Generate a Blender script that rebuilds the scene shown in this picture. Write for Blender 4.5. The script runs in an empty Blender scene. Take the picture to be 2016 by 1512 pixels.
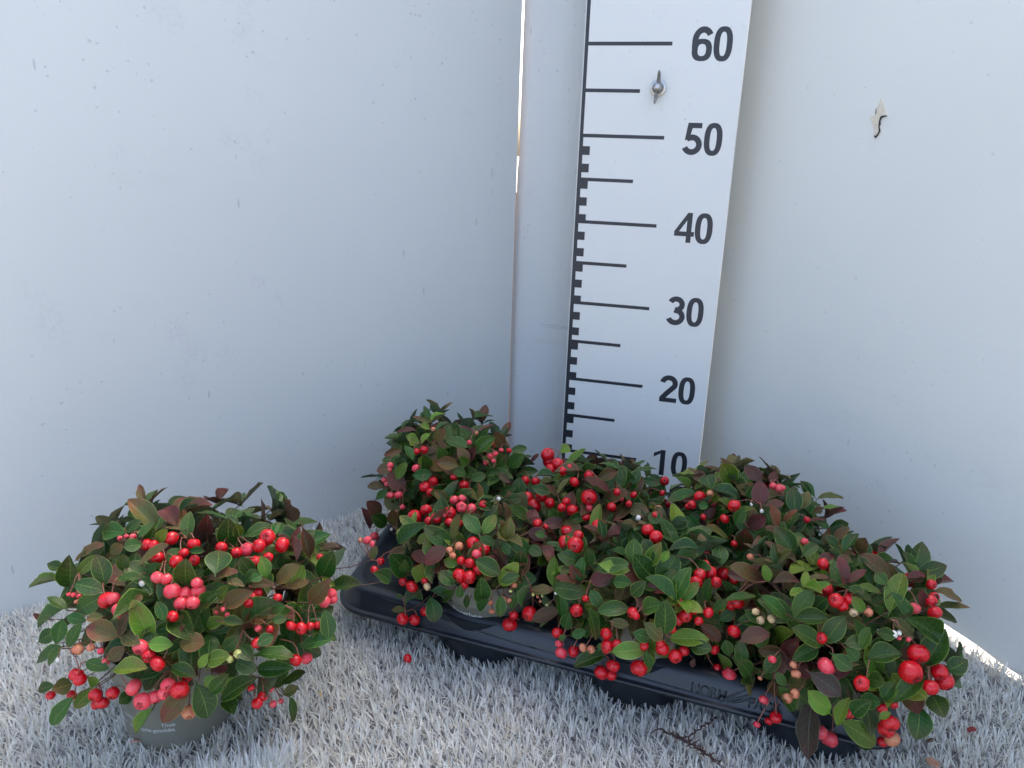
import bpy, bmesh, math, random
import numpy as np
from mathutils import Vector, Matrix, Euler
R = math.radians
random.seed(11)
CM = 0.01
S = bpy.context.scene
COL = S.collection

# ------------------------------------------------------------------ camera
cam_data = bpy.data.cameras.new('camera')
cam = bpy.data.objects.new('camera', cam_data)
COL.objects.link(cam)
cam_data.sensor_width = 36.0
cam_data.lens = 27.04
cam_data.clip_start = 0.01
cam_data.clip_end = 300.0
cm = Matrix(((0.96158342, -0.11086742, 0.25112892),
             (0.27249444, 0.27476624, -0.92209018),
             (0.03322801, 0.95509786, 0.29442142)))
cam.matrix_world = Matrix.Translation((0.1852, -0.9423, 0.4592)) @ cm.to_4x4()
S.camera = cam
S.render.resolution_x = 1024
S.render.resolution_y = 768

# ------------------------------------------------------------------ sky and sun (the sun stands behind the walls)
SUN_AZ = R(17)      # clockwise from +Y
SUN_EL = R(50)
world = bpy.data.worlds.new('World')
S.world = world
world.use_nodes = True
wn = world.node_tree
wn.nodes.clear()
sky = wn.nodes.new('ShaderNodeTexSky')
sky.sky_type = 'NISHITA'
sky.sun_disc = False
sky.sun_elevation = SUN_EL
sky.sun_rotation = SUN_AZ
sky.air_density = 0.7
sky.dust_density = 6
sky.ozone_density = 0.4
bg = wn.nodes.new('ShaderNodeBackground')
bg.inputs['Strength'].default_value = 0.15
wo = wn.nodes.new('ShaderNodeOutputWorld')
wn.links.new(sky.outputs[0], bg.inputs[0])
wn.links.new(bg.outputs[0], wo.inputs[0])

sun_d = bpy.data.lights.new('sun', 'SUN')
sun_d.energy = 2.0
sun_d.angle = R(0.5)
sun_d.color = (1.0, 0.93, 0.82)
sun = bpy.data.objects.new('sun', sun_d)
COL.objects.link(sun)
to_sun = Vector((math.sin(SUN_AZ)*math.cos(SUN_EL), math.cos(SUN_AZ)*math.cos(SUN_EL), math.sin(SUN_EL)))
sun.rotation_euler = to_sun.to_track_quat('Z', 'Y').to_euler()

S.view_settings.view_transform = 'Standard'
S.view_settings.look = 'None'
S.view_settings.gamma = 1.0
S.view_settings.exposure = 2.56
S.cycles.max_bounces = 14
S.cycles.diffuse_bounces = 10

# ------------------------------------------------------------------ helpers
def tag(o, label=None, cat=None, group=None, kind=None):
    if label: o['label'] = label
    if cat: o['category'] = cat
    if group: o['group'] = group
    if kind: o['kind'] = kind
    return o

def empty(name, loc=(0, 0, 0), rz=0.0):
    o = bpy.data.objects.new(name, None)
    o.empty_display_size = 0.02
    o.location = loc
    o.rotation_euler = (0, 0, rz)
    COL.objects.link(o)
    return o

def mesh_obj(name, verts, faces, mats=(), parent=None, smooth=False, fmat=None):
    me = bpy.data.meshes.new(name)
    me.from_pydata([tuple(v) for v in verts], [], faces)
    for m in mats: me.materials.append(m)
    if fmat is not None:
        me.polygons.foreach_set('material_index', fmat)
    if smooth:
        me.polygons.foreach_set('use_smooth', [True]*len(me.polygons))
    me.update()
    o = bpy.data.objects.new(name, me)
    COL.objects.link(o)
    if parent: o.parent = parent
    return o

class MB:
    """collects shapes into one mesh"""
    def __init__(s): s.v = []; s.f = []
    def add(s, vs, fs):
        n = len(s.v)
        s.v += [tuple(v) for v in vs]
        s.f += [tuple(i+n for i in f) for f in fs]
    def box(s, a, b, M=None):
        x0, y0, z0 = a; x1, y1, z1 = b
        vs = [Vector(p) for p in ((x0,y0,z0),(x1,y0,z0),(x1,y1,z0),(x0,y1,z0),(x0,y0,z1),(x1,y0,z1),(x1,y1,z1),(x0,y1,z1))]
        if M: vs = [M @ v for v in vs]
        s.add(vs, [(3,2,1,0),(4,5,6,7),(0,1,5,4),(1,2,6,5),(2,3,7,6),(3,0,4,7)])
    def tube(s, pts, rs, n=6, cap=True):
        pts = [Vector(p) for p in pts]
        if not hasattr(rs, '__len__'): rs = [rs]*len(pts)
        vs = []; fs = []
        prev = None
        for i, p in enumerate(pts):
            t = (pts[min(i+1, len(pts)-1)] - pts[max(i-1, 0)])
            if t.length < 1e-9: t = Vector((0,0,1))
            t.normalize()
            if prev is None:
                a = t.orthogonal().normalized()
            else:
                a = (prev - t*prev.dot(t))
                a = a.normalized() if a.length > 1e-6 else t.orthogonal().normalized()
            prev = a
            b = t.cross(a)
            for k in range(n):
                an = 2*math.pi*k/n
                vs.append(p + (a*math.cos(an) + b*math.sin(an))*rs[i])
        for i in range(len(pts)-1):
            for k in range(n):
                k2 = (k+1) % n
                fs.append((i*n+k, i*n+k2, (i+1)*n+k2, (i+1)*n+k))
        if cap:
            fs.append(tuple(range(n-1, -1, -1)))
            m = (len(pts)-1)*n
            fs.append(tuple(range(m, m+n)))
        s.add(vs, fs)
    def lathe(s, prof, n=32, c=(0,0,0), a0=0, a1=2*math.pi):
        full = abs(a1-a0-2*math.pi) < 1e-6
        m = n if full else n+1
        vs = []; fs = []
        for r, z in prof:
            for k in range(m):
                an = a0+(a1-a0)*k/n
                vs.append((c[0]+r*math.cos(an), c[1]+r*math.sin(an), c[2]+z))
        for i in range(len(prof)-1):
            for k in range(n):
                k2 = (k+1) % m
                fs.append((i*m+k, i*m+k2, (i+1)*m+k2, (i+1)*m+k))
        s.add(vs, fs)
    def build(s, name, mat, parent=None, smooth=False):
        return mesh_obj(name, s.v, s.f, [mat] if mat else [], parent, smooth)

# ------------------------------------------------------------------ materials
def new_mat(name):
    m = bpy.data.materials.new(name)
    m.use_nodes = True
    nt = m.node_tree
    b = nt.nodes['Principled BSDF']
    return m, nt, b

class NG:
    """small node builder"""
    def __init__(s, nt): s.nt = nt
    def n(s, t, **kw):
        nd = s.nt.nodes.new(t)
        for k, v in kw.items(): setattr(nd, k, v)
        return nd
    def l(s, a, b): s.nt.links.new(a, b)
    def val(s, x, sock):
        if hasattr(x, 'is_output') or hasattr(x, 'links'): s.l(x, sock)
        else: sock.default_value = x
    def math(s, op, a, b=0.0, c=0.0, clamp=False):
        nd = s.n('ShaderNodeMath', operation=op, use_clamp=clamp)
        for i, x in enumerate((a, b, c)): s.val(x, nd.inputs[i])
        return nd.outputs[0]
    def mix(s, f, a, b, mode='MIX'):
        nd = s.n('ShaderNodeMix', data_type='RGBA', blend_type=mode)
        s.val(f, nd.inputs[0])
        for x, k in ((a, 6), (b, 7)):
            if isinstance(x, tuple): x = x if len(x) == 4 else x+(1,)
            s.val(x, nd.inputs[k])
        return nd.outputs[2]
    def noise(s, vec, scale, detail=3, rough=.5, dist=0.0):
        nd = s.n('ShaderNodeTexNoise')
        if vec is not None: s.l(vec, nd.inputs['Vector'])
        nd.inputs['Scale'].default_value = scale
        nd.inputs['Detail'].default_value = detail
        nd.inputs['Roughness'].default_value = rough
        nd.inputs['Distortion'].default_value = dist
        return nd.outputs['Fac']
    def vor(s, vec, scale, feature='F1', rnd=1.0):
        nd = s.n('ShaderNodeTexVoronoi', feature=feature)
        if vec is not None: s.l(vec, nd.inputs['Vector'])
        nd.inputs['Scale'].default_value = scale
        nd.inputs['Randomness'].default_value = rnd
        return nd
    def ramp(s, x, lo, hi, a=0.0, b=1.0):
        nd = s.n('ShaderNodeMapRange')
        nd.clamp = True
        s.val(x, nd.inputs[0])
        nd.inputs[1].default_value = lo; nd.inputs[2].default_value = hi
        nd.inputs[3].default_value = a; nd.inputs[4].default_value = b
        return nd.outputs[0]
    def bump(s, h, strength, dist, bsdf):
        nd = s.n('ShaderNodeBump')
        nd.inputs['Strength'].default_value = strength
        nd.inputs['Distance'].default_value = dist
        s.l(h, nd.inputs['Height'])
        s.l(nd.outputs[0], bsdf.inputs['Normal'])

def obj_vec(g, scale=(1,1,1), loc=(0,0,0)):
    tc = g.n('ShaderNodeTexCoord')
    mp = g.n('ShaderNodeMapping')
    g.l(tc.outputs['Object'], mp.inputs['Vector'])
    mp.inputs['Scale'].default_value = scale
    mp.inputs['Location'].default_value = loc
    return mp.outputs[0]

def wall_mat(name, base, rough=0.42, dirt=1.0, marks=(), bars=(), edge_dirt_shade=None, seed=0.0):
    """painted smooth sheet with fly specks, faint smears and its own stains; object x = along, z = up (metres)"""
    m, nt, b = new_mat(name)
    g = NG(nt)
    v = obj_vec(g, loc=(seed, seed, seed))
    big = g.noise(v, 3.2, 2, .5)
    col = g.mix(g.ramp(big, .35, .7), base+(1,), tuple(c*.955 for c in base)+(1,))
    # faint smeared patches
    vs = obj_vec(g, scale=(1, 1, 2.6), loc=(seed+3, 0, 0))
    sm = g.noise(vs, 16, 5, .7, .6)
    gate = g.ramp(g.noise(v, 2.3, 2, .5), .52, .72)
    col = g.mix(g.math('MULTIPLY', g.math('MULTIPLY', g.ramp(sm, .56, .74), gate), .22*dirt), col, (.42, .40, .38, 1))
    # small grey specks in loose clusters
    wz = g.n('ShaderNodeTexNoise'); g.l(v, wz.inputs['Vector']); wz.inputs['Scale'].default_value = 260; wz.inputs['Detail'].default_value = 3
    wa = g.n('ShaderNodeVectorMath', operation='MULTIPLY_ADD'); g.l(wz.outputs['Color'], wa.inputs[0]); wa.inputs[1].default_value = (.0045, .0045, .0045); g.l(v, wa.inputs[2])
    warped = wa.outputs[0]
    vo = g.vor(warped, 165)
    rr = g.n('ShaderNodeSeparateColor'); g.l(vo.outputs['Color'], rr.inputs[0])
    size = g.math('MULTIPLY', g.math('POWER', rr.outputs[0], 3.0), .28)
    dot = g.math('LESS_THAN', vo.outputs['Distance'], size)
    dens = g.math('GREATER_THAN', g.math('ADD', rr.outputs[1], g.math('MULTIPLY', g.noise(v, 4.5, 2), 1.2)), 1.08)
    col = g.mix(g.math('MULTIPLY', g.math('MULTIPLY', dot, dens), .26*dirt), col, (.30, .31, .33, 1))
    # rare near-black fly specks
    vo2 = g.vor(warped, 30)
    r2 = g.n('ShaderNodeSeparateColor'); g.l(vo2.outputs['Color'], r2.inputs[0])
    d2 = g.math('LESS_THAN', vo2.outputs['Distance'], g.math('MULTIPLY', r2.outputs[0], .030))
    keep = g.math('GREATER_THAN', r2.outputs[2], .72)
    col = g.mix(g.math('MULTIPLY', g.math('MULTIPLY', d2, keep), .8), col, (.05, .055, .06, 1))
    # short scratches
    vsc = obj_vec(g, scale=(1, 1, .22), loc=(seed+7, 0, 0))
    vo3 = g.vor(vsc, 42)
    r3 = g.n('ShaderNodeSeparateColor'); g.l(vo3.outputs['Color'], r3.inputs[0])
    d3 = g.math('LESS_THAN', vo3.outputs['Distance'], .045)
    k3 = g.math('GREATER_THAN', r3.outputs[1], .93)
    col = g.mix(g.math('MULTIPLY', g.math('MULTIPLY', d3, k3), .25*dirt), col, (.25, .27, .3, 1))
    sep = g.n('ShaderNodeSeparateXYZ')
    tc = g.n('ShaderNodeTexCoord')
    mw = g.n('ShaderNodeTexNoise'); g.l(tc.outputs['Object'], mw.inputs['Vector']); mw.inputs['Scale'].default_value = 55; mw.inputs['Detail'].default_value = 3
    ma = g.n('ShaderNodeVectorMath', operation='MULTIPLY_ADD'); g.l(mw.outputs['Color'], ma.inputs[0]); ma.inputs[1].default_value = (.030, 0, .020); g.l(tc.outputs['Object'], ma.inputs[2])
    sep0 = sep; sep = g.n('ShaderNodeSeparateXYZ'); g.l(tc.outputs['Object'], sep.inputs[0])
    g.l(ma.outputs[0], sep0.inputs[0])
    fn = g.noise(tc.outputs['Object'], 220, 3, .7)
    for (mx, mz, rad, st) in marks:      # round stains left on the sheet
        dx = g.math('SUBTRACT', sep0.outputs[0], mx*CM+.015); dz = g.math('SUBTRACT', sep0.outputs[2], mz*CM+.010)
        d = g.math('SQRT', g.math('ADD', g.math('MULTIPLY', dx, dx), g.math('MULTIPLY', g.math('MULTIPLY', dz, dz), .7)))
        a = g.ramp(d, rad*CM*.55, rad*CM, 1, 0)
        a = g.math('MULTIPLY', a, g.ramp(fn, .45, .62, .0, 1))
        col = g.mix(g.math('MULTIPLY', a, st), col, (.36, .37, .40, 1))
    for (x0, x1, z0, z1, st, colr, ns) in bars:     # rubbed streaks
        ax = g.math('MULTIPLY', g.ramp(sep.outputs[0], x0*CM, x0*CM+.012, 0, 1), g.ramp(sep.outputs[0], x1*CM-.002, x1*CM, 1, 0))
        az = g.math('MULTIPLY', g.ramp(sep.outputs[2], z0*CM, z0*CM+.001, 0, 1), g.ramp(sep.outputs[2], z1*CM-.001, z1*CM, 1, 0))
        st3 = obj_vec(g, scale=(.12, 1, 1))
        a = g.math('MULTIPLY', g.math('MULTIPLY', ax, az), g.ramp(g.noise(st3, ns, 3, .6), .38, .6))
        col = g.mix(g.math('MULTIPLY', a, st), col, colr+(1,))
    if edge_dirt_shade:  # streaky brown dirt, with the soft shade beside the board painted in
        x0, x1, st = edge_dirt_shade
        stv = obj_vec(g, scale=(1, 1, .07))
        a = g.math('MULTIPLY', g.ramp(sep.outputs[0], x0*CM, x1*CM), g.ramp(g.noise(stv, 120, 4, .65), .3, .75, .25, 1))
        col = g.mix(g.math('MULTIPLY', a, st), col, (.40, .36, .32, 1))
    g.l(col, b.inputs['Base Color'])
    b.inputs['Roughness'].default_value = rough
    g.bump(g.noise(v, 60, 4, .6), .05, .001, b)
    return m

def plain(name, col, rough=.5, metal=0.0, bump=None, var=0.0, vscale=60, coat=0.0):
    m, nt, b = new_mat(name)
    g = NG(nt)
    v = obj_vec(g)
    if var:
        f = g.noise(v, vscale, 4, .6)
        c = g.mix(g.ramp(f, .3, .7), tuple(x*(1-var) for x in col)+(1,), tuple(min(1, x*(1+var)) for x in col)+(1,))
        g.l(c, b.inputs['Base Color'])
    else:
        b.inputs['Base Color'].default_value = col+(1,)
    b.inputs['Roughness'].default_value = rough
    b.inputs['Metallic'].default_value = metal
    b.inputs['Coat Weight'].default_value = coat
    if bump:
        g.bump(g.noise(v, bump[0], 4, .6), bump[1], bump[2], b)
    return m

def leaf_mat(name, top, top2, edge, under, tinge, tinge_amt):
    """UV: x across 0..1, y along 0..1"""
    m, nt, b = new_mat(name)
    g = NG(nt)
    uv = g.n('ShaderNodeUVMap')
    sp = g.n('ShaderNodeSeparateXYZ'); g.l(uv.outputs[0], sp.inputs[0])
    oi = g.n('ShaderNodeObjectInfo')
    rnd = oi.outputs['Random']
    ac = g.math('ABSOLUTE', g.math('SUBTRACT', sp.outputs[0], .5))     # 0 midrib .5 edge
    # per-leaf offset for noise
    off = g.n('ShaderNodeCombineXYZ')
    g.l(g.math('MULTIPLY', rnd, 37.0), off.inputs[0]); g.l(g.math('MULTIPLY', rnd, 91.0), off.inputs[1])
    ad = g.n('ShaderNodeVectorMath', operation='ADD'); g.l(uv.outputs[0], ad.inputs[0]); g.l(off.outputs[0], ad.inputs[1])
    nv = ad.outputs[0]
    blot = g.noise(nv, 2.2, 4, .6)
    fine = g.noise(nv, 14, 4, .65)
    c = g.mix(g.ramp(blot, .3, .7), top+(1,), top2+(1,))
    hs = g.n('ShaderNodeHueSaturation')
    g.l(g.math('ADD', .475, g.math('MULTIPLY', g.math('FRACT', g.math('MULTIPLY', rnd, 7.13)), .05)), hs.inputs['Hue'])
    g.l(g.math('ADD', .62, g.math('MULTIPLY', g.math('FRACT', g.math('MULTIPLY', rnd, 13.7)), .75)), hs.inputs['Value'])
    hs.inputs['Saturation'].default_value = 1.0
    g.l(c, hs.inputs['Color'])
    c = hs.outputs[0]
    # reddish flush from the tip / one side
    fl = g.math('ADD', sp.outputs[1], g.math('SUBTRACT', g.math('MULTIPLY', blot, 1.2), .75))
    fl = g.math('MULTIPLY', g.ramp(fl, .35, .9), g.math('MULTIPLY', g.math('FRACT', g.math('MULTIPLY', rnd, 29.3)), tinge_amt))
    c = g.mix(fl, c, tinge+(1,))
    c = g.mix(g.ramp(fine, .35, .75, 0, .35), c, tuple(x*.55 for x in top)+(1,))
    # veins: midrib and side veins
    slant = g.math('SUBTRACT', sp.outputs[1], g.math('MULTIPLY', ac, .55))
    wv = g.math('ABSOLUTE', g.math('SUBTRACT', g.math('FRACT', g.math('ADD', g.math('MULTIPLY', slant, 6.0), g.math('MULTIPLY', blot, .5))), .5))
    side = g.ramp(wv, .0, .07, 1, 0)
    side = g.math('MULTIPLY', side, g.ramp(ac, .40, .30))
    mid = g.ramp(ac, .006, .028, 1, 0)
    net = g.vor(nv, 16, 'DISTANCE_TO_EDGE').outputs['Distance']
    netf = g.ramp(net, .0, .06, 1, 0)
    c = g.mix(g.math('MULTIPLY', netf, .16), c, edge+(1,))
    c = g.mix(g.math('MULTIPLY', side, .30), c, edge+(1,))
    c = g.mix(g.math('MULTIPLY', mid, .60), c, edge+(1,))
    rim = g.ramp(ac, .458, .485)
    c = g.mix(g.math('MULTIPLY', rim, .75), c, edge+(1,))
    # dried lime specks and droplets residue on some leaves
    sv = g.vor(nv, 20)
    sr = g.n('ShaderNodeSeparateColor'); g.l(sv.outputs['Color'], sr.inputs[0])
    sd = g.ramp(sv.outputs['Distance'], .06, .16, 1, 0)
    sd = g.math('MULTIPLY', sd, g.math('GREATER_THAN', sr.outputs[0], .72))
    some = g.math('GREATER_THAN', g.math('FRACT', g.math('MULTIPLY', rnd, 53.7)), .70)
    patch = g.ramp(g.noise(nv, 3.0, 3), .45, .6)
    sd = g.math('MULTIPLY', g.math('MULTIPLY', sd, patch), some)
    c = g.mix(g.math('MULTIPLY', sd, .45), c, (.45, .50, .46, 1))
    # small brown blemish
    bl = g.ramp(g.noise(nv, 5.0, 2), .72, .76)
    c = g.mix(g.math('MULTIPLY', bl, .6), c, (.05, .035, .02, 1))
    geo = g.n('ShaderNodeNewGeometry')
    cu = g.mix(g.ramp(fine, .3, .8), under+(1,), tuple(x*.75 for x in under)+(1,))
    cu = g.mix(g.math('MULTIPLY', mid, .5), cu, edge+(1,))
    c = g.mix(geo.outputs['Backfacing'], c, cu)
    g.l(c, b.inputs['Base Color'])
    rgh = g.math('ADD', g.ramp(fine, .3, .7, .24, .42), g.math('MULTIPLY', sd, .3))
    g.l(rgh, b.inputs['Roughness'])
    b.inputs['Specular IOR Level'].default_value = .33
    h = g.math('SUBTRACT', g.math('MULTIPLY', fine, .25), g.math('ADD', g.math('MULTIPLY', side, .5), g.math('ADD', g.math('MULTIPLY', mid, .8), g.math('MULTIPLY', netf, .25))))
    g.bump(h, .55, .0006, b)
    # thin leaves let a little light through
    tr = g.n('ShaderNodeBsdfTranslucent')
    g.l(c, tr.inputs['Color'])
    mx = g.n('ShaderNodeMixShader')
    mx.inputs[0].default_value = .12
    out = nt.nodes['Material Output']
    g.l(b.outputs[0], mx.inputs[1]); g.l(tr.outputs[0], mx.inputs[2]); g.l(mx.outputs[0], out.inputs['Surface'])
    return m

def berry_mat(name, c1, c2, c3, amt, rough=.3):
    """c1 body, c2 paler cheek, c3 darker blotches"""
    m, nt, b = new_mat(name)
    g = NG(nt)
    oi = g.n('ShaderNodeObjectInfo'); rnd = oi.outputs['Random']
    tc = g.n('ShaderNodeTexCoord')
    off = g.n('ShaderNodeCombineXYZ'); g.l(g.math('MULTIPLY', rnd, 50.0), off.inputs[0]); g.l(g.math('MULTIPLY', rnd, 23.0), off.inputs[2])
    ad = g.n('ShaderNodeVectorMath', operation='ADD'); g.l(tc.outputs['Object'], ad.inputs[0]); g.l(off.outputs[0], ad.inputs[1])
    v = ad.outputs[0]
    a = g.ramp(g.noise(v, 1.1, 3, .55), .35, .68)
    pale = g.math('MULTIPLY', a, g.math('ADD', amt, g.math('MULTIPLY', g.math('FRACT', g.math('MULTIPLY', rnd, 17.3)), .25)))
    c = g.mix(pale, c1+(1,), c2+(1,))
    c = g.mix(g.math('MULTIPLY', g.ramp(g.noise(v, 2.2, 4, .6), .5, .75), .55), c, c3+(1,))
    sv = g.vor(v, 9)
    sd = g.ramp(sv.outputs['Distance'], .05, .11, 1, 0)
    c = g.mix(g.math('MULTIPLY', sd, .08), c, c2+(1,))
    g.l(c, b.inputs['Base Color'])
    g.l(g.ramp(g.noise(v, 4, 3), .3, .7, rough, rough+.14), b.inputs['Roughness'])
    b.inputs['Specular IOR Level'].default_value = .5
    b.inputs['Subsurface Weight'].default_value = .0
    b.inputs['Subsurface Scale'].default_value = .003
    b.inputs['Subsurface Radius'].default_value = (1.0, .25, .2)
    g.bump(g.noise(v, 3.5, 3, .5), .10, .0008, b)
    return m
S.cycles.transmission_bounces = 10
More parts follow.
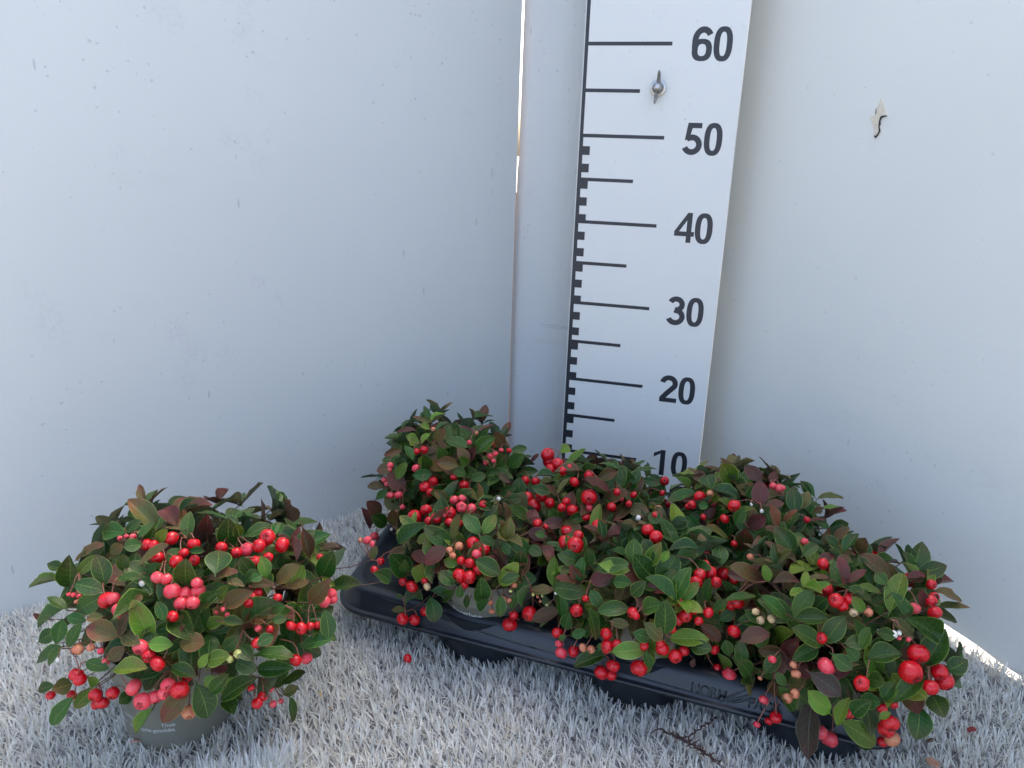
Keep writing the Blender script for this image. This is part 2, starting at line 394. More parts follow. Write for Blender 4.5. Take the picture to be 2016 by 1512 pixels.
BERRIES = """
L -19.37,-53.55,17.73,0.42,R -18.85,-53.46,17.70,0.42,R -17.99,-52.57,17.98,0.50,R -16.27,-52.44,17.76,0.47,R -16.36,-53.44,17.54,0.39,R -18.04,-54.13,17.26,0.49,R -16.08,-54.56,17.53,0.46,R -15.20,-53.80,17.37,0.38,R -14.39,-51.85,17.53,0.44,R -13.15,-51.88,17.33,0.39,R -12.85,-51.11,17.24,0.50,K -12.01,-50.79,17.52,0.51,R -12.15,-49.48,17.52,0.61,R -10.94,-49.44,17.09,0.58,R -11.74,-51.73,16.85,0.39,R -11.22,-50.88,16.78,0.37,R -16.67,-55.85,16.90,0.43,K -16.11,-55.65,16.76,0.40,K -15.36,-56.08,16.24,0.57,K -14.77,-55.53,15.81,0.50,K -14.01,-55.16,15.97,0.52,K -14.02,-55.17,16.58,0.43,K -14.71,-56.12,15.43,0.49,K -13.69,-56.19,15.73,0.47,K -19.83,-57.19,15.28,0.60,R -19.10,-57.35,15.67,0.45,K -18.40,-57.86,15.28,0.39,K -18.39,-57.25,15.01,0.41,O -18.26,-57.89,15.02,0.37,K -14.59,-57.15,15.09,0.39,R -10.92,-53.56,15.06,0.40,R -10.91,-53.93,14.92,0.38,R -9.35,-52.86,14.95,0.36,R -10.73,-53.07,15.24,0.33,R -7.29,-49.03,13.44,0.44,K -7.18,-49.11,13.04,0.41,K -7.20,-50.15,13.44,0.46,K -21.39,-58.65,11.97,0.40,O -20.07,-58.82,12.55,0.27,O -18.89,-58.94,11.75,0.29,K -19.30,-58.79,12.41,0.24,K -16.08,-58.65,13.35,0.53,K -15.50,-58.68,12.86,0.46,R -14.76,-58.78,12.50,0.51,R -8.13,-53.25,13.24,0.36,R -7.63,-52.79,12.83,0.44,R -7.38,-51.99,12.54,0.31,R -7.23,-51.26,12.17,0.32,R -9.45,-55.47,13.04,0.37,R -9.27,-54.11,13.26,0.28,R -9.70,-54.80,13.69,0.25,K -7.76,-53.51,10.65,0.44,R -7.56,-52.41,10.07,0.44,K -21.47,-59.03,10.16,0.50,R -21.07,-59.16,9.98,0.45,R -23.97,-59.10,7.90,0.33,R -23.08,-58.23,7.48,0.34,R -19.82,-59.26,9.08,0.48,R -18.51,-59.05,9.42,0.45,R -19.55,-59.03,8.32,0.45,R -21.39,-57.79,6.76,0.41,R -16.73,-59.02,10.32,0.56,K -15.88,-59.28,9.61,0.59,K -15.33,-58.72,9.65,0.46,K -14.47,-58.80,10.25,0.46,K -14.29,-58.59,10.79,0.48,K -13.33,-58.65,10.65,0.61,R -13.28,-58.09,8.45,0.50,O -9.88,-55.29,7.87,0.41,R -9.75,-54.79,8.08,0.36,R -9.70,-53.68,6.56,0.27,K -9.75,-52.65,5.98,0.20,K -9.26,-54.47,8.50,0.18,K -11.04,-56.29,11.93,0.25,G -10.43,-56.25,12.49,0.30,G -9.80,-55.96,9.70,0.25,R -22.04,-53.17,17.56,0.19,K -21.73,-52.87,17.61,0.19,K -20.74,-53.26,17.99,0.24,K -23.76,-56.58,14.53,0.18,K -23.26,-56.67,14.66,0.18,K -22.67,-56.78,14.76,0.18,K -22.20,-57.50,14.83,0.15,O -12.53,-55.46,14.74,0.17,K -11.81,-55.60,15.26,0.17,K -11.56,-55.51,14.83,0.17,K -8.92,-47.59,15.43,0.28,R -17.99,-55.90,16.17,0.22,W -23.59,-58.39,10.39,0.18,W -8.29,-40.90,13.54,0.38,K -7.70,-41.17,13.43,0.28,K -8.96,-40.78,13.36,0.24,O -7.14,-41.95,11.50,0.37,R
A -8.78,-26.90,16.43,0.44,R -9.43,-27.27,16.28,0.37,R -12.19,-27.71,14.53,0.41,K -12.11,-27.98,14.15,0.30,K -8.97,-28.62,15.08,0.40,K -12.53,-28.36,13.16,0.30,K -12.09,-28.64,12.90,0.30,K -7.79,-29.11,13.48,0.58,R -7.10,-28.63,13.98,0.51,R -7.00,-29.62,13.23,0.44,R -4.93,-28.74,14.79,0.36,R -4.08,-28.10,13.82,0.51,R -3.31,-28.38,13.47,0.25,K -11.55,-28.98,11.91,0.41,K -10.52,-29.38,12.25,0.44,K -10.04,-29.45,11.04,0.30,K -10.72,-29.16,10.18,0.30,K -14.40,-26.99,5.76,0.47,K -12.47,-26.56,4.83,0.55,K -2.26,-25.55,16.15,0.33,K -1.73,-25.26,16.35,0.30,K -1.51,-24.05,16.32,0.28,K -2.42,-26.24,15.70,0.28,K -1.81,-25.72,15.78,0.26,K -0.67,-24.03,16.39,0.30,R -4.43,-25.57,17.35,0.26,K -8.42,-25.29,18.14,0.25,O -4.13,-24.16,17.88,0.23,O 1.13,-23.77,13.28,0.49,R -11.71,-28.52,7.81,0.19,W
B -3.42,-32.62,14.31,0.48,K -2.22,-34.08,14.49,0.50,K -2.69,-32.54,14.59,0.38,K -1.32,-33.90,14.41,0.47,K -0.32,-33.60,14.86,0.37,R -7.02,-33.54,12.45,0.69,R -6.01,-33.20,13.13,0.57,R -4.11,-35.56,13.77,0.50,R -3.13,-34.65,14.05,0.57,R -2.80,-35.68,13.65,0.43,R -1.76,-36.00,13.89,0.36,R -4.95,-35.24,13.19,0.40,R -9.42,-36.03,8.65,0.38,R 0.02,-37.38,12.99,0.56,R 1.08,-37.51,12.65,0.55,R 0.68,-38.32,12.50,0.44,K 0.25,-38.85,11.86,0.44,R -1.10,-37.82,12.71,0.37,O -1.82,-38.28,12.41,0.32,O -1.35,-38.72,12.20,0.29,O -0.44,-39.49,10.89,0.60,R 0.52,-39.64,10.99,0.56,R 0.12,-39.73,10.24,0.38,R 0.92,-38.70,11.24,0.47,R -0.67,-38.50,11.72,0.38,R -6.57,-37.39,7.81,0.40,R -5.23,-38.50,8.26,0.56,R -3.67,-39.31,9.60,0.32,R -3.35,-39.60,9.29,0.35,P -5.97,-38.92,5.04,0.55,R -5.07,-38.29,4.73,0.53,R -4.45,-37.39,5.17,0.44,R 4.22,-38.66,10.39,0.25,O 4.53,-38.01,10.57,0.22,O 3.33,-38.99,9.02,0.31,O 3.83,-38.85,8.94,0.25,O 2.47,-39.25,7.82,0.28,O 2.34,-39.32,8.65,0.25,O 3.96,-38.93,9.92,0.16,G 3.69,-37.80,5.85,0.68,R 5.45,-37.91,7.42,0.64,R 4.39,-36.29,4.83,0.46,R 4.16,-38.35,7.24,0.41,R 4.75,-33.26,13.63,0.43,R 5.39,-32.82,13.20,0.27,R 5.72,-38.00,9.36,0.14,G 6.09,-37.83,9.15,0.14,O 6.42,-37.51,9.12,0.14,G 6.33,-37.70,8.67,0.14,O 0.51,-31.35,14.53,0.21,W -3.42,-35.30,14.04,0.20,K
C 2.65,-20.66,15.12,0.74,R 2.77,-20.60,14.42,0.70,R 4.36,-23.49,15.46,0.67,R 3.69,-23.82,14.93,0.56,R 5.21,-25.23,15.53,0.47,R 5.73,-24.67,15.78,0.40,R 3.52,-26.75,13.24,0.60,R 2.87,-26.94,12.12,0.73,R 1.87,-25.66,12.28,0.63,R 4.60,-27.72,13.07,0.53,R 2.33,-24.32,13.61,0.45,R 7.90,-25.56,15.68,0.50,R 6.64,-26.39,15.06,0.50,R 8.43,-28.00,14.46,0.77,R 6.32,-28.27,13.79,0.42,R 6.02,-28.85,13.37,0.42,R 7.03,-28.67,13.17,0.56,R 8.55,-28.39,13.58,0.35,K 6.81,-29.70,11.27,0.76,R 8.50,-29.14,12.93,0.41,R 10.65,-28.25,13.92,0.45,R 10.93,-26.80,14.85,0.39,R 11.32,-27.06,14.35,0.28,K 12.39,-25.97,14.44,0.36,R 12.17,-27.63,14.20,0.33,R 14.87,-19.82,13.66,0.47,R 14.91,-23.09,13.76,0.30,R 14.81,-25.18,12.96,0.41,O
D 7.62,-34.56,12.96,0.64,R 8.83,-36.38,13.86,0.72,R 8.74,-34.65,13.84,0.48,R 10.38,-34.19,14.79,0.64,R 10.02,-40.82,10.51,0.53,R 10.64,-40.60,11.60,0.29,R 8.23,-39.00,6.81,0.50,R 8.51,-39.62,6.21,0.34,K 8.83,-40.00,5.64,0.52,K 9.77,-39.43,5.64,0.49,R 10.77,-41.10,7.39,0.36,O 11.47,-41.29,7.51,0.33,O 12.64,-42.01,9.72,0.49,R 12.83,-42.40,8.85,0.52,R 13.59,-42.29,9.20,0.40,R 12.35,-40.57,5.00,0.61,R 13.36,-41.41,6.47,0.56,R 13.20,-40.63,4.98,0.45,R 6.87,-37.49,8.29,0.14,G 7.93,-39.14,10.68,0.18,W 14.94,-31.32,15.29,0.34,R 14.61,-35.02,15.64,0.51,R 15.40,-35.66,15.43,0.57,R 19.56,-36.21,13.93,0.40,R 20.03,-36.69,13.59,0.52,R 19.19,-37.82,13.89,0.49,R 18.96,-38.31,13.43,0.54,R 20.51,-37.24,13.12,0.46,R 19.72,-33.57,14.41,0.35,R 17.91,-40.05,12.38,0.53,R 19.04,-40.05,12.09,0.44,R 18.45,-40.83,11.86,0.53,R 17.92,-40.85,11.34,0.44,R 19.49,-40.73,11.52,0.35,R 20.14,-39.87,11.88,0.42,R 14.51,-41.72,11.84,0.44,R 14.77,-41.94,11.78,0.35,R 17.58,-41.68,11.04,0.35,R 17.02,-41.65,9.08,0.53,R 18.06,-41.65,8.67,0.53,R 18.64,-41.02,8.84,0.44,R 16.85,-41.73,9.53,0.35,R 15.65,-42.19,9.40,0.38,R 15.40,-41.77,7.02,0.66,R 21.45,-38.18,5.86,0.37,R 21.01,-39.49,8.41,0.39,R 13.55,-32.43,15.31,0.27,W
E 18.50,-26.74,15.57,0.57,R 17.90,-27.39,14.96,0.42,R 17.57,-26.77,14.45,0.32,R 19.40,-26.85,16.09,0.35,O 21.54,-28.76,16.07,0.58,R 20.85,-29.19,14.90,0.44,R 21.84,-31.00,13.55,0.30,R 19.03,-28.59,14.49,0.31,R 23.92,-28.70,15.94,0.20,W 22.99,-28.42,16.31,0.15,W 27.78,-28.09,15.46,0.29,R 25.34,-25.79,17.13,0.41,K 24.78,-25.89,17.29,0.34,K 25.65,-25.88,17.22,0.26,K
F 23.12,-33.74,13.96,0.32,O 21.98,-35.42,12.53,0.37,R 22.25,-38.18,12.21,0.60,R 21.87,-37.85,11.67,0.46,R 23.55,-40.23,12.91,0.29,P 23.95,-40.55,12.45,0.32,P 24.69,-40.64,12.79,0.31,P 22.23,-39.73,10.57,0.50,R 22.40,-38.70,5.79,0.62,K 24.94,-42.67,10.72,0.31,K 27.08,-33.88,16.21,0.30,K 28.18,-37.15,16.17,0.44,R 28.20,-39.47,15.35,0.58,R 28.82,-40.91,15.40,0.54,R 29.33,-40.86,15.01,0.41,R 29.74,-40.48,15.50,0.42,R 30.10,-40.87,14.66,0.32,P 31.09,-40.79,14.82,0.32,O 36.26,-35.51,15.04,0.41,R 36.16,-37.12,14.91,0.37,R 35.75,-37.99,15.01,0.45,R 34.49,-39.00,14.76,0.42,K 35.90,-38.78,14.54,0.51,R 27.97,-42.54,13.15,0.41,R 34.46,-41.98,12.97,0.72,R 33.99,-42.77,11.91,0.83,R 36.12,-41.61,11.57,0.58,R 36.64,-41.40,10.77,0.65,R 35.38,-42.80,11.00,0.60,R 28.45,-43.46,11.55,0.64,K 30.73,-44.18,11.22,0.54,R 26.58,-43.44,10.43,0.35,O 26.31,-43.34,11.07,0.27,O 26.68,-43.76,9.02,0.35,O 26.28,-43.29,8.16,0.39,O 32.75,-41.80,14.03,0.29,W 33.09,-41.67,14.14,0.20,W 33.16,-41.64,13.71,0.17,K 28.99,-42.71,5.38,0.54,K 29.85,-41.98,4.40,0.65,K 33.08,-43.91,8.26,0.63,R 33.00,-43.59,7.45,0.58,R 32.40,-43.77,9.27,0.40,R 33.98,-42.00,5.56,0.57,O 33.50,-41.59,4.81,0.39,R 26.04,-41.09,4.62,0.48,R 25.60,-40.88,3.95,0.32,R 24.89,-41.71,6.42,0.37,K 24.71,-41.38,3.83,0.29,K 30.33,-44.11,8.48,0.37,R 33.13,-43.75,9.71,0.28,R 33.76,-41.63,13.75,0.20,K 24.39,-41.89,8.38,0.18,O
"""
LEAVES = """
L -21.96,-52.76,17.89,-24.39,-52.46,17.54,1.35,-0.19,-0.70,0.69,g -22.15,-52.36,17.66,-21.55,-51.52,18.32,0.68,0.37,-0.73,0.58,g -19.33,-54.13,18.04,-19.95,-55.02,18.17,0.93,0.67,-0.38,0.64,g -18.37,-51.63,18.48,-20.22,-50.54,19.06,1.36,0.13,-0.29,0.95,m -19.58,-49.50,18.38,-18.69,-49.08,19.48,0.77,-0.34,-0.75,0.57,g -17.19,-51.94,17.80,-17.59,-51.09,19.50,1.00,0.27,-0.83,0.48,g -17.48,-51.70,18.37,-19.46,-51.81,18.75,1.05,0.19,-0.21,0.96,b -16.80,-50.30,17.57,-16.24,-50.81,19.19,1.06,0.28,-0.88,-0.37,m -14.25,-49.99,18.47,-15.30,-50.14,19.03,0.62,0.47,0.01,0.88,g -14.86,-50.57,16.91,-14.07,-51.40,19.26,1.53,0.40,-0.82,-0.42,g -14.03,-50.33,17.69,-13.84,-50.68,18.95,0.80,0.83,-0.48,-0.27,l -13.92,-49.62,17.35,-12.31,-48.88,18.41,1.07,-0.19,-0.64,0.74,g -11.65,-49.15,17.67,-11.88,-48.11,18.18,0.89,0.20,-0.40,0.90,g -9.51,-49.92,16.36,-10.25,-49.05,17.79,0.96,0.87,-0.07,0.49,m -9.86,-47.58,15.32,-10.34,-47.38,17.47,1.05,0.71,-0.67,0.22,b -9.43,-46.53,15.31,-8.14,-45.98,15.66,0.75,-0.21,-0.11,0.97,b -8.57,-48.17,14.17,-7.41,-48.45,16.48,1.51,-0.01,-0.99,-0.11,g -8.25,-47.17,12.69,-5.97,-46.93,13.41,1.25,-0.20,-0.54,0.82,g -8.14,-50.59,13.51,-6.78,-50.09,15.39,1.27,0.13,-0.98,0.17,b -7.97,-48.94,14.57,-6.96,-49.03,14.20,0.54,0.17,-0.75,0.64,l -6.82,-50.86,13.20,-6.07,-51.68,11.60,1.12,0.55,-0.61,0.57,g -5.94,-51.66,11.47,-7.81,-52.73,11.47,1.12,0.17,-0.29,0.94,g -27.77,-53.68,13.23,-29.83,-54.50,12.79,0.73,-0.19,-0.05,0.98,l -27.54,-53.43,14.07,-28.50,-53.78,14.63,0.83,0.57,-0.46,0.69,g -24.91,-55.37,14.32,-24.24,-55.77,16.91,1.57,0.42,-0.88,-0.24,g -24.74,-54.59,16.02,-22.95,-53.89,17.25,1.19,-0.39,-0.42,0.82,b -23.66,-55.59,15.75,-22.78,-54.82,16.89,0.78,0.35,-0.88,0.33,l -20.67,-56.44,15.80,-21.26,-56.12,17.88,1.27,0.78,-0.55,0.30,g -22.20,-54.09,16.82,-20.99,-54.07,17.63,0.79,-0.04,-1.00,0.08,o -22.13,-57.41,16.23,-20.24,-57.19,16.05,1.12,0.15,-0.63,0.76,g -19.93,-53.58,18.22,-19.34,-52.63,19.09,0.74,-0.08,-0.65,0.76,g -19.82,-52.72,17.43,-19.04,-53.07,18.86,0.93,0.27,-0.89,-0.37,g -18.92,-52.99,17.81,-18.00,-52.83,18.85,0.79,0.01,-0.99,0.14,l -18.44,-55.28,17.31,-16.23,-54.85,18.77,1.40,-0.46,-0.38,0.80,b -17.28,-54.16,17.13,-16.66,-53.32,17.74,0.91,0.38,-0.71,0.60,g -15.49,-53.81,18.07,-14.53,-53.50,18.08,0.51,0.23,-0.74,0.63,g -19.34,-56.58,16.72,-17.60,-56.38,17.17,0.94,-0.22,-0.21,0.95,g -19.79,-55.42,16.55,-19.61,-55.59,17.90,0.83,0.61,-0.77,-0.18,g -19.55,-54.82,16.55,-19.62,-54.24,17.46,0.78,0.50,-0.71,0.49,g -18.10,-55.25,16.64,-17.23,-54.93,17.35,0.61,-0.17,-0.81,0.57,g -15.12,-54.95,16.05,-14.58,-55.42,18.40,1.44,0.40,-0.88,-0.27,g -15.07,-54.57,15.83,-14.35,-54.17,17.05,0.76,-0.14,-0.92,0.38,g -12.75,-54.82,17.44,-13.83,-52.92,18.26,1.71,0.26,-0.26,0.93,g -13.43,-54.77,16.71,-11.55,-54.08,17.40,1.10,-0.27,-0.21,0.94,b -11.98,-54.66,16.79,-10.77,-54.47,16.64,0.64,0.16,-0.23,0.96,b -11.29,-53.53,16.27,-10.61,-53.25,17.18,0.76,-0.02,-0.95,0.31,g -10.75,-51.85,15.70,-11.20,-51.67,17.29,0.92,0.70,-0.67,0.27,l -10.21,-51.68,15.26,-8.59,-51.41,16.98,1.24,-0.39,-0.78,0.49,b -13.01,-52.73,16.35,-12.86,-52.31,17.17,0.65,0.47,-0.82,0.33,g -11.35,-52.76,16.54,-11.73,-53.33,17.94,1.02,0.83,-0.56,-0.01,g -9.55,-51.57,15.18,-7.82,-51.22,15.62,0.94,-0.11,-0.51,0.85,b -11.52,-52.85,15.39,-9.88,-52.41,15.68,0.90,-0.08,-0.32,0.94,b -9.00,-51.28,14.97,-8.46,-50.79,16.59,0.92,0.32,-0.93,0.17,l -12.06,-55.24,15.27,-10.15,-54.58,16.33,1.18,0.04,-0.88,0.48,b -12.93,-55.89,15.63,-11.65,-56.20,16.93,0.98,-0.31,-0.95,0.08,g -12.37,-55.08,15.54,-11.73,-54.93,16.72,0.71,-0.13,-0.97,0.19,l -11.12,-54.45,13.30,-8.83,-53.86,15.46,1.66,-0.48,-0.58,0.66,g -16.05,-57.81,13.49,-16.77,-58.06,16.37,1.40,0.78,-0.60,0.14,l -22.23,-57.34,14.14,-20.13,-57.54,15.64,1.32,-0.16,-0.98,0.09,g -24.00,-56.44,13.50,-25.57,-57.99,12.43,1.27,-0.11,-0.48,0.87,g -23.43,-57.27,13.85,-24.57,-57.38,14.85,0.79,0.66,-0.00,0.75,g -17.58,-58.97,14.07,-19.49,-59.48,14.68,1.38,0.38,-0.66,0.65,b -17.80,-58.53,13.72,-17.32,-58.40,15.43,0.93,-0.31,-0.94,0.16,b -17.55,-58.52,14.06,-15.93,-59.04,14.07,0.96,-0.16,-0.47,0.87,o -15.46,-58.49,13.66,-14.03,-58.21,13.79,0.96,0.06,-0.64,0.77,l -14.74,-57.86,13.25,-13.75,-57.30,14.45,0.86,-0.50,-0.55,0.67,m -13.76,-57.69,13.64,-11.59,-58.05,14.25,1.26,-0.31,-0.63,0.72,b -14.91,-56.80,14.08,-13.72,-56.56,14.75,0.86,-0.05,-0.91,0.41,o -15.77,-57.39,13.85,-14.65,-56.89,14.48,0.74,0.19,-0.91,0.38,g -12.82,-55.95,13.98,-11.57,-56.00,14.72,0.80,-0.25,-0.90,0.36,l -11.24,-56.25,14.95,-9.91,-56.14,14.95,0.67,0.04,-0.54,0.84,g -11.42,-56.65,12.75,-10.31,-56.20,13.84,0.86,0.13,-0.96,0.26,g -11.90,-57.58,12.58,-10.17,-57.82,13.58,1.08,-0.41,-0.74,0.53,l -10.44,-55.82,12.84,-9.26,-56.17,12.20,0.93,0.24,-0.59,0.77,g -9.62,-55.44,12.03,-7.14,-54.76,12.21,1.34,-0.06,-0.04,1.00,g -9.52,-55.29,10.77,-7.33,-54.68,10.99,1.07,0.14,-0.74,0.66,g -10.42,-56.36,11.91,-9.03,-56.29,11.47,0.99,0.26,-0.67,0.70,g -8.41,-55.07,13.51,-9.06,-55.92,13.37,0.86,0.37,-0.42,0.83,g -9.03,-54.15,14.08,-7.98,-53.98,14.34,0.63,-0.02,-0.80,0.61,g -24.72,-57.07,10.26,-26.53,-57.92,9.36,1.14,-0.16,-0.54,0.83,g -23.69,-57.88,11.06,-24.62,-58.58,9.90,0.85,-0.16,-0.79,0.60,g -19.96,-59.38,11.81,-18.37,-59.42,11.79,0.86,-0.00,-0.53,0.85,g -17.42,-59.02,11.72,-15.68,-58.33,12.93,1.16,-0.37,-0.48,0.80,l -17.11,-60.01,12.30,-14.86,-59.66,12.80,1.21,-0.14,-0.41,0.90,l -18.19,-59.37,12.36,-17.17,-59.05,13.37,0.91,0.09,-0.97,0.22,b -14.18,-58.20,11.90,-12.34,-58.24,11.66,0.91,0.11,-0.42,0.90,g -12.16,-58.02,12.26,-11.70,-57.77,13.18,0.60,0.08,-0.97,0.23,l -22.96,-58.20,8.42,-23.42,-59.34,8.71,1.15,0.81,-0.19,0.55,o -23.55,-59.12,8.81,-24.53,-59.52,8.50,0.76,0.08,-0.72,0.69,g -21.79,-57.55,7.75,-22.90,-58.50,6.49,0.98,0.35,-0.87,0.34,l -21.53,-59.61,8.65,-22.69,-60.65,7.07,1.15,-0.00,-0.83,0.55,g -19.13,-59.79,10.42,-19.31,-60.07,11.31,0.61,0.94,-0.34,0.09,l -17.17,-58.83,9.45,-17.18,-59.80,9.61,0.86,0.71,0.11,0.69,g -16.89,-57.54,7.30,-17.54,-58.67,6.04,0.94,-0.08,-0.72,0.69,l -12.92,-58.46,10.53,-14.36,-59.70,8.52,1.33,0.26,-0.89,0.37,b -12.64,-57.80,10.53,-11.65,-58.24,8.56,1.59,0.70,-0.54,0.47,g -11.53,-56.42,8.56,-10.27,-57.40,8.61,1.06,-0.06,-0.02,1.00,g -11.43,-56.90,9.11,-9.46,-56.52,11.09,1.47,-0.48,-0.63,0.60,g -11.67,-57.30,11.13,-12.05,-57.82,10.63,0.67,0.27,-0.76,0.60,l -11.69,-57.60,10.11,-10.56,-57.32,11.56,0.98,-0.05,-0.97,0.23,g -9.21,-53.31,8.14,-7.42,-52.97,9.34,1.13,-0.50,-0.29,0.82,g -9.07,-53.26,7.20,-8.19,-52.92,7.87,0.80,-0.11,-0.82,0.56,o -9.02,-52.56,6.34,-8.34,-52.96,4.81,0.90,0.91,-0.01,0.41,g -22.84,-58.98,12.31,-22.52,-58.49,13.94,1.00,0.56,-0.82,0.14,g -22.10,-58.75,12.18,-21.35,-58.23,13.74,0.94,-0.07,-0.94,0.34,g -25.51,-58.03,11.20,-24.18,-57.75,12.21,1.03,-0.00,-0.96,0.27,g -14.63,-57.88,15.26,-15.21,-57.70,16.41,0.72,0.66,-0.61,0.43,g -19.47,-58.09,14.63,-20.27,-58.66,14.68,0.61,0.40,-0.50,0.77,o -22.41,-58.12,14.02,-21.22,-57.95,13.87,0.75,0.19,-0.63,0.75,g -17.13,-56.99,16.14,-17.15,-57.52,15.89,0.49,0.55,-0.37,0.75,b -10.37,-53.11,16.79,-10.61,-53.84,16.73,0.63,0.60,-0.26,0.76,g -27.53,-55.78,11.11,-28.06,-55.98,11.66,0.41,0.70,-0.52,0.49,m -8.62,-53.13,14.69,-9.51,-53.60,14.21,0.77,0.09,-0.79,0.61,g -7.56,-41.68,12.24,-7.22,-41.46,13.42,0.62,0.17,-0.98,0.13,o -5.53,-42.47,11.15,-6.30,-43.62,12.35,1.22,0.91,-0.25,0.34,g
A -9.02,-24.29,18.49,-7.93,-23.16,19.21,0.90,-0.30,-0.29,0.91,l -9.08,-24.41,18.52,-10.08,-24.70,18.89,0.67,0.40,-0.79,0.47,o -8.89,-25.14,17.99,-10.02,-25.11,18.43,0.66,0.25,-0.69,0.68,l -8.06,-25.45,18.11,-6.97,-24.36,18.72,0.86,-0.29,-0.23,0.93,g -10.28,-25.46,17.81,-12.15,-25.88,17.81,0.99,0.04,-0.19,0.98,m -9.94,-25.80,16.97,-11.04,-26.08,17.33,0.85,0.34,-0.86,0.38,l -9.35,-26.75,17.00,-10.75,-26.30,17.04,0.94,-0.21,-0.71,0.68,l -8.32,-26.32,17.98,-9.04,-27.01,17.14,0.68,-0.12,-0.71,0.69,l -7.75,-26.23,17.23,-6.83,-26.60,18.68,1.11,-0.11,-0.98,-0.18,b -4.49,-24.27,17.97,-5.76,-24.82,18.70,0.63,0.48,0.05,0.88,m -4.07,-24.32,17.95,-2.57,-23.15,18.48,0.73,-0.23,-0.15,0.96,m -4.56,-26.05,17.01,-6.92,-25.80,17.48,1.26,0.13,-0.46,0.88,g -3.62,-25.58,16.36,-2.02,-24.92,18.04,1.40,-0.07,-0.90,0.42,g -1.57,-23.35,16.52,-2.17,-24.12,18.13,1.23,0.58,-0.80,-0.16,b -0.64,-23.08,16.14,0.74,-22.22,16.21,0.86,0.36,-0.65,0.66,g -3.86,-27.45,15.87,-4.84,-27.75,17.51,1.09,0.56,-0.81,0.18,b -4.34,-26.61,15.66,-3.46,-26.42,17.30,1.01,-0.07,-0.99,0.15,m -6.72,-26.82,15.59,-6.81,-27.64,17.09,1.11,0.64,-0.69,-0.34,g -9.34,-28.44,15.85,-10.32,-27.98,17.12,0.87,0.64,-0.43,0.64,g -11.56,-26.33,15.72,-12.95,-27.35,15.40,0.85,0.44,-0.75,0.50,b -11.95,-27.78,14.60,-12.94,-28.94,14.32,1.12,0.56,-0.61,0.56,b -10.83,-28.95,13.84,-10.00,-28.53,15.49,0.92,0.02,-0.97,0.24,l -8.12,-28.06,14.88,-7.98,-28.88,16.71,1.28,0.71,-0.62,-0.33,g -10.25,-28.24,12.40,-11.75,-28.90,14.08,1.58,0.69,-0.63,0.37,m -13.28,-27.22,11.89,-14.64,-27.88,11.96,0.96,0.36,-0.67,0.65,b -13.21,-28.94,11.21,-12.11,-28.63,12.28,0.85,-0.05,-0.94,0.33,g -8.96,-29.13,14.60,-7.24,-28.78,14.81,1.10,0.13,-0.90,0.41,g -4.60,-28.35,15.92,-6.64,-29.08,16.30,1.27,0.37,-0.74,0.56,b -4.94,-27.64,14.79,-6.09,-28.49,15.56,1.10,0.71,-0.57,0.43,b -3.92,-28.07,14.93,-4.93,-29.03,15.76,1.09,0.78,-0.47,0.42,g -4.03,-27.50,15.66,-4.47,-28.22,16.77,0.91,0.83,-0.56,-0.04,g -1.42,-25.69,15.32,-0.30,-26.37,16.85,1.29,-0.43,-0.90,-0.09,g -0.56,-23.88,14.52,0.81,-23.71,16.08,1.42,-0.24,-0.92,0.31,g -1.68,-25.44,14.98,-0.27,-25.98,15.21,1.02,-0.37,-0.68,0.63,g 0.39,-22.92,13.86,2.12,-22.79,14.06,0.96,0.02,-0.89,0.45,g -2.23,-26.76,14.84,-0.80,-26.74,15.15,0.73,-0.08,-0.90,0.43,g -3.04,-27.67,12.49,-1.84,-27.32,14.13,1.38,-0.03,-0.97,0.23,g -3.49,-27.60,14.20,-2.06,-27.30,14.89,0.92,0.01,-0.93,0.37,g 0.76,-25.46,11.91,0.77,-25.05,13.98,1.40,0.12,-0.97,0.19,g -0.83,-26.07,12.54,0.65,-25.95,13.33,0.84,-0.18,-0.86,0.47,g -0.92,-26.65,14.89,0.26,-26.70,14.20,0.64,0.25,-0.83,0.50,b -13.67,-26.99,8.32,-14.56,-27.91,10.10,1.45,0.80,-0.59,0.09,m -15.19,-26.58,6.34,-15.92,-26.52,8.59,1.23,0.89,-0.35,0.30,m -13.18,-26.70,7.19,-13.84,-28.16,8.64,1.46,0.92,-0.39,0.03,g -11.07,-29.46,8.91,-10.96,-29.87,10.67,1.12,0.61,-0.76,-0.21,b -10.24,-28.79,9.56,-10.44,-29.47,10.47,0.75,0.82,-0.53,-0.22,g -13.48,-27.12,3.60,-14.02,-26.81,5.45,0.99,0.69,-0.65,0.31,g 1.06,-21.38,14.38,1.68,-21.24,15.35,0.61,-0.57,-0.68,0.46,m -5.46,-28.06,13.69,-5.81,-28.71,14.90,0.91,0.81,-0.58,-0.07,g
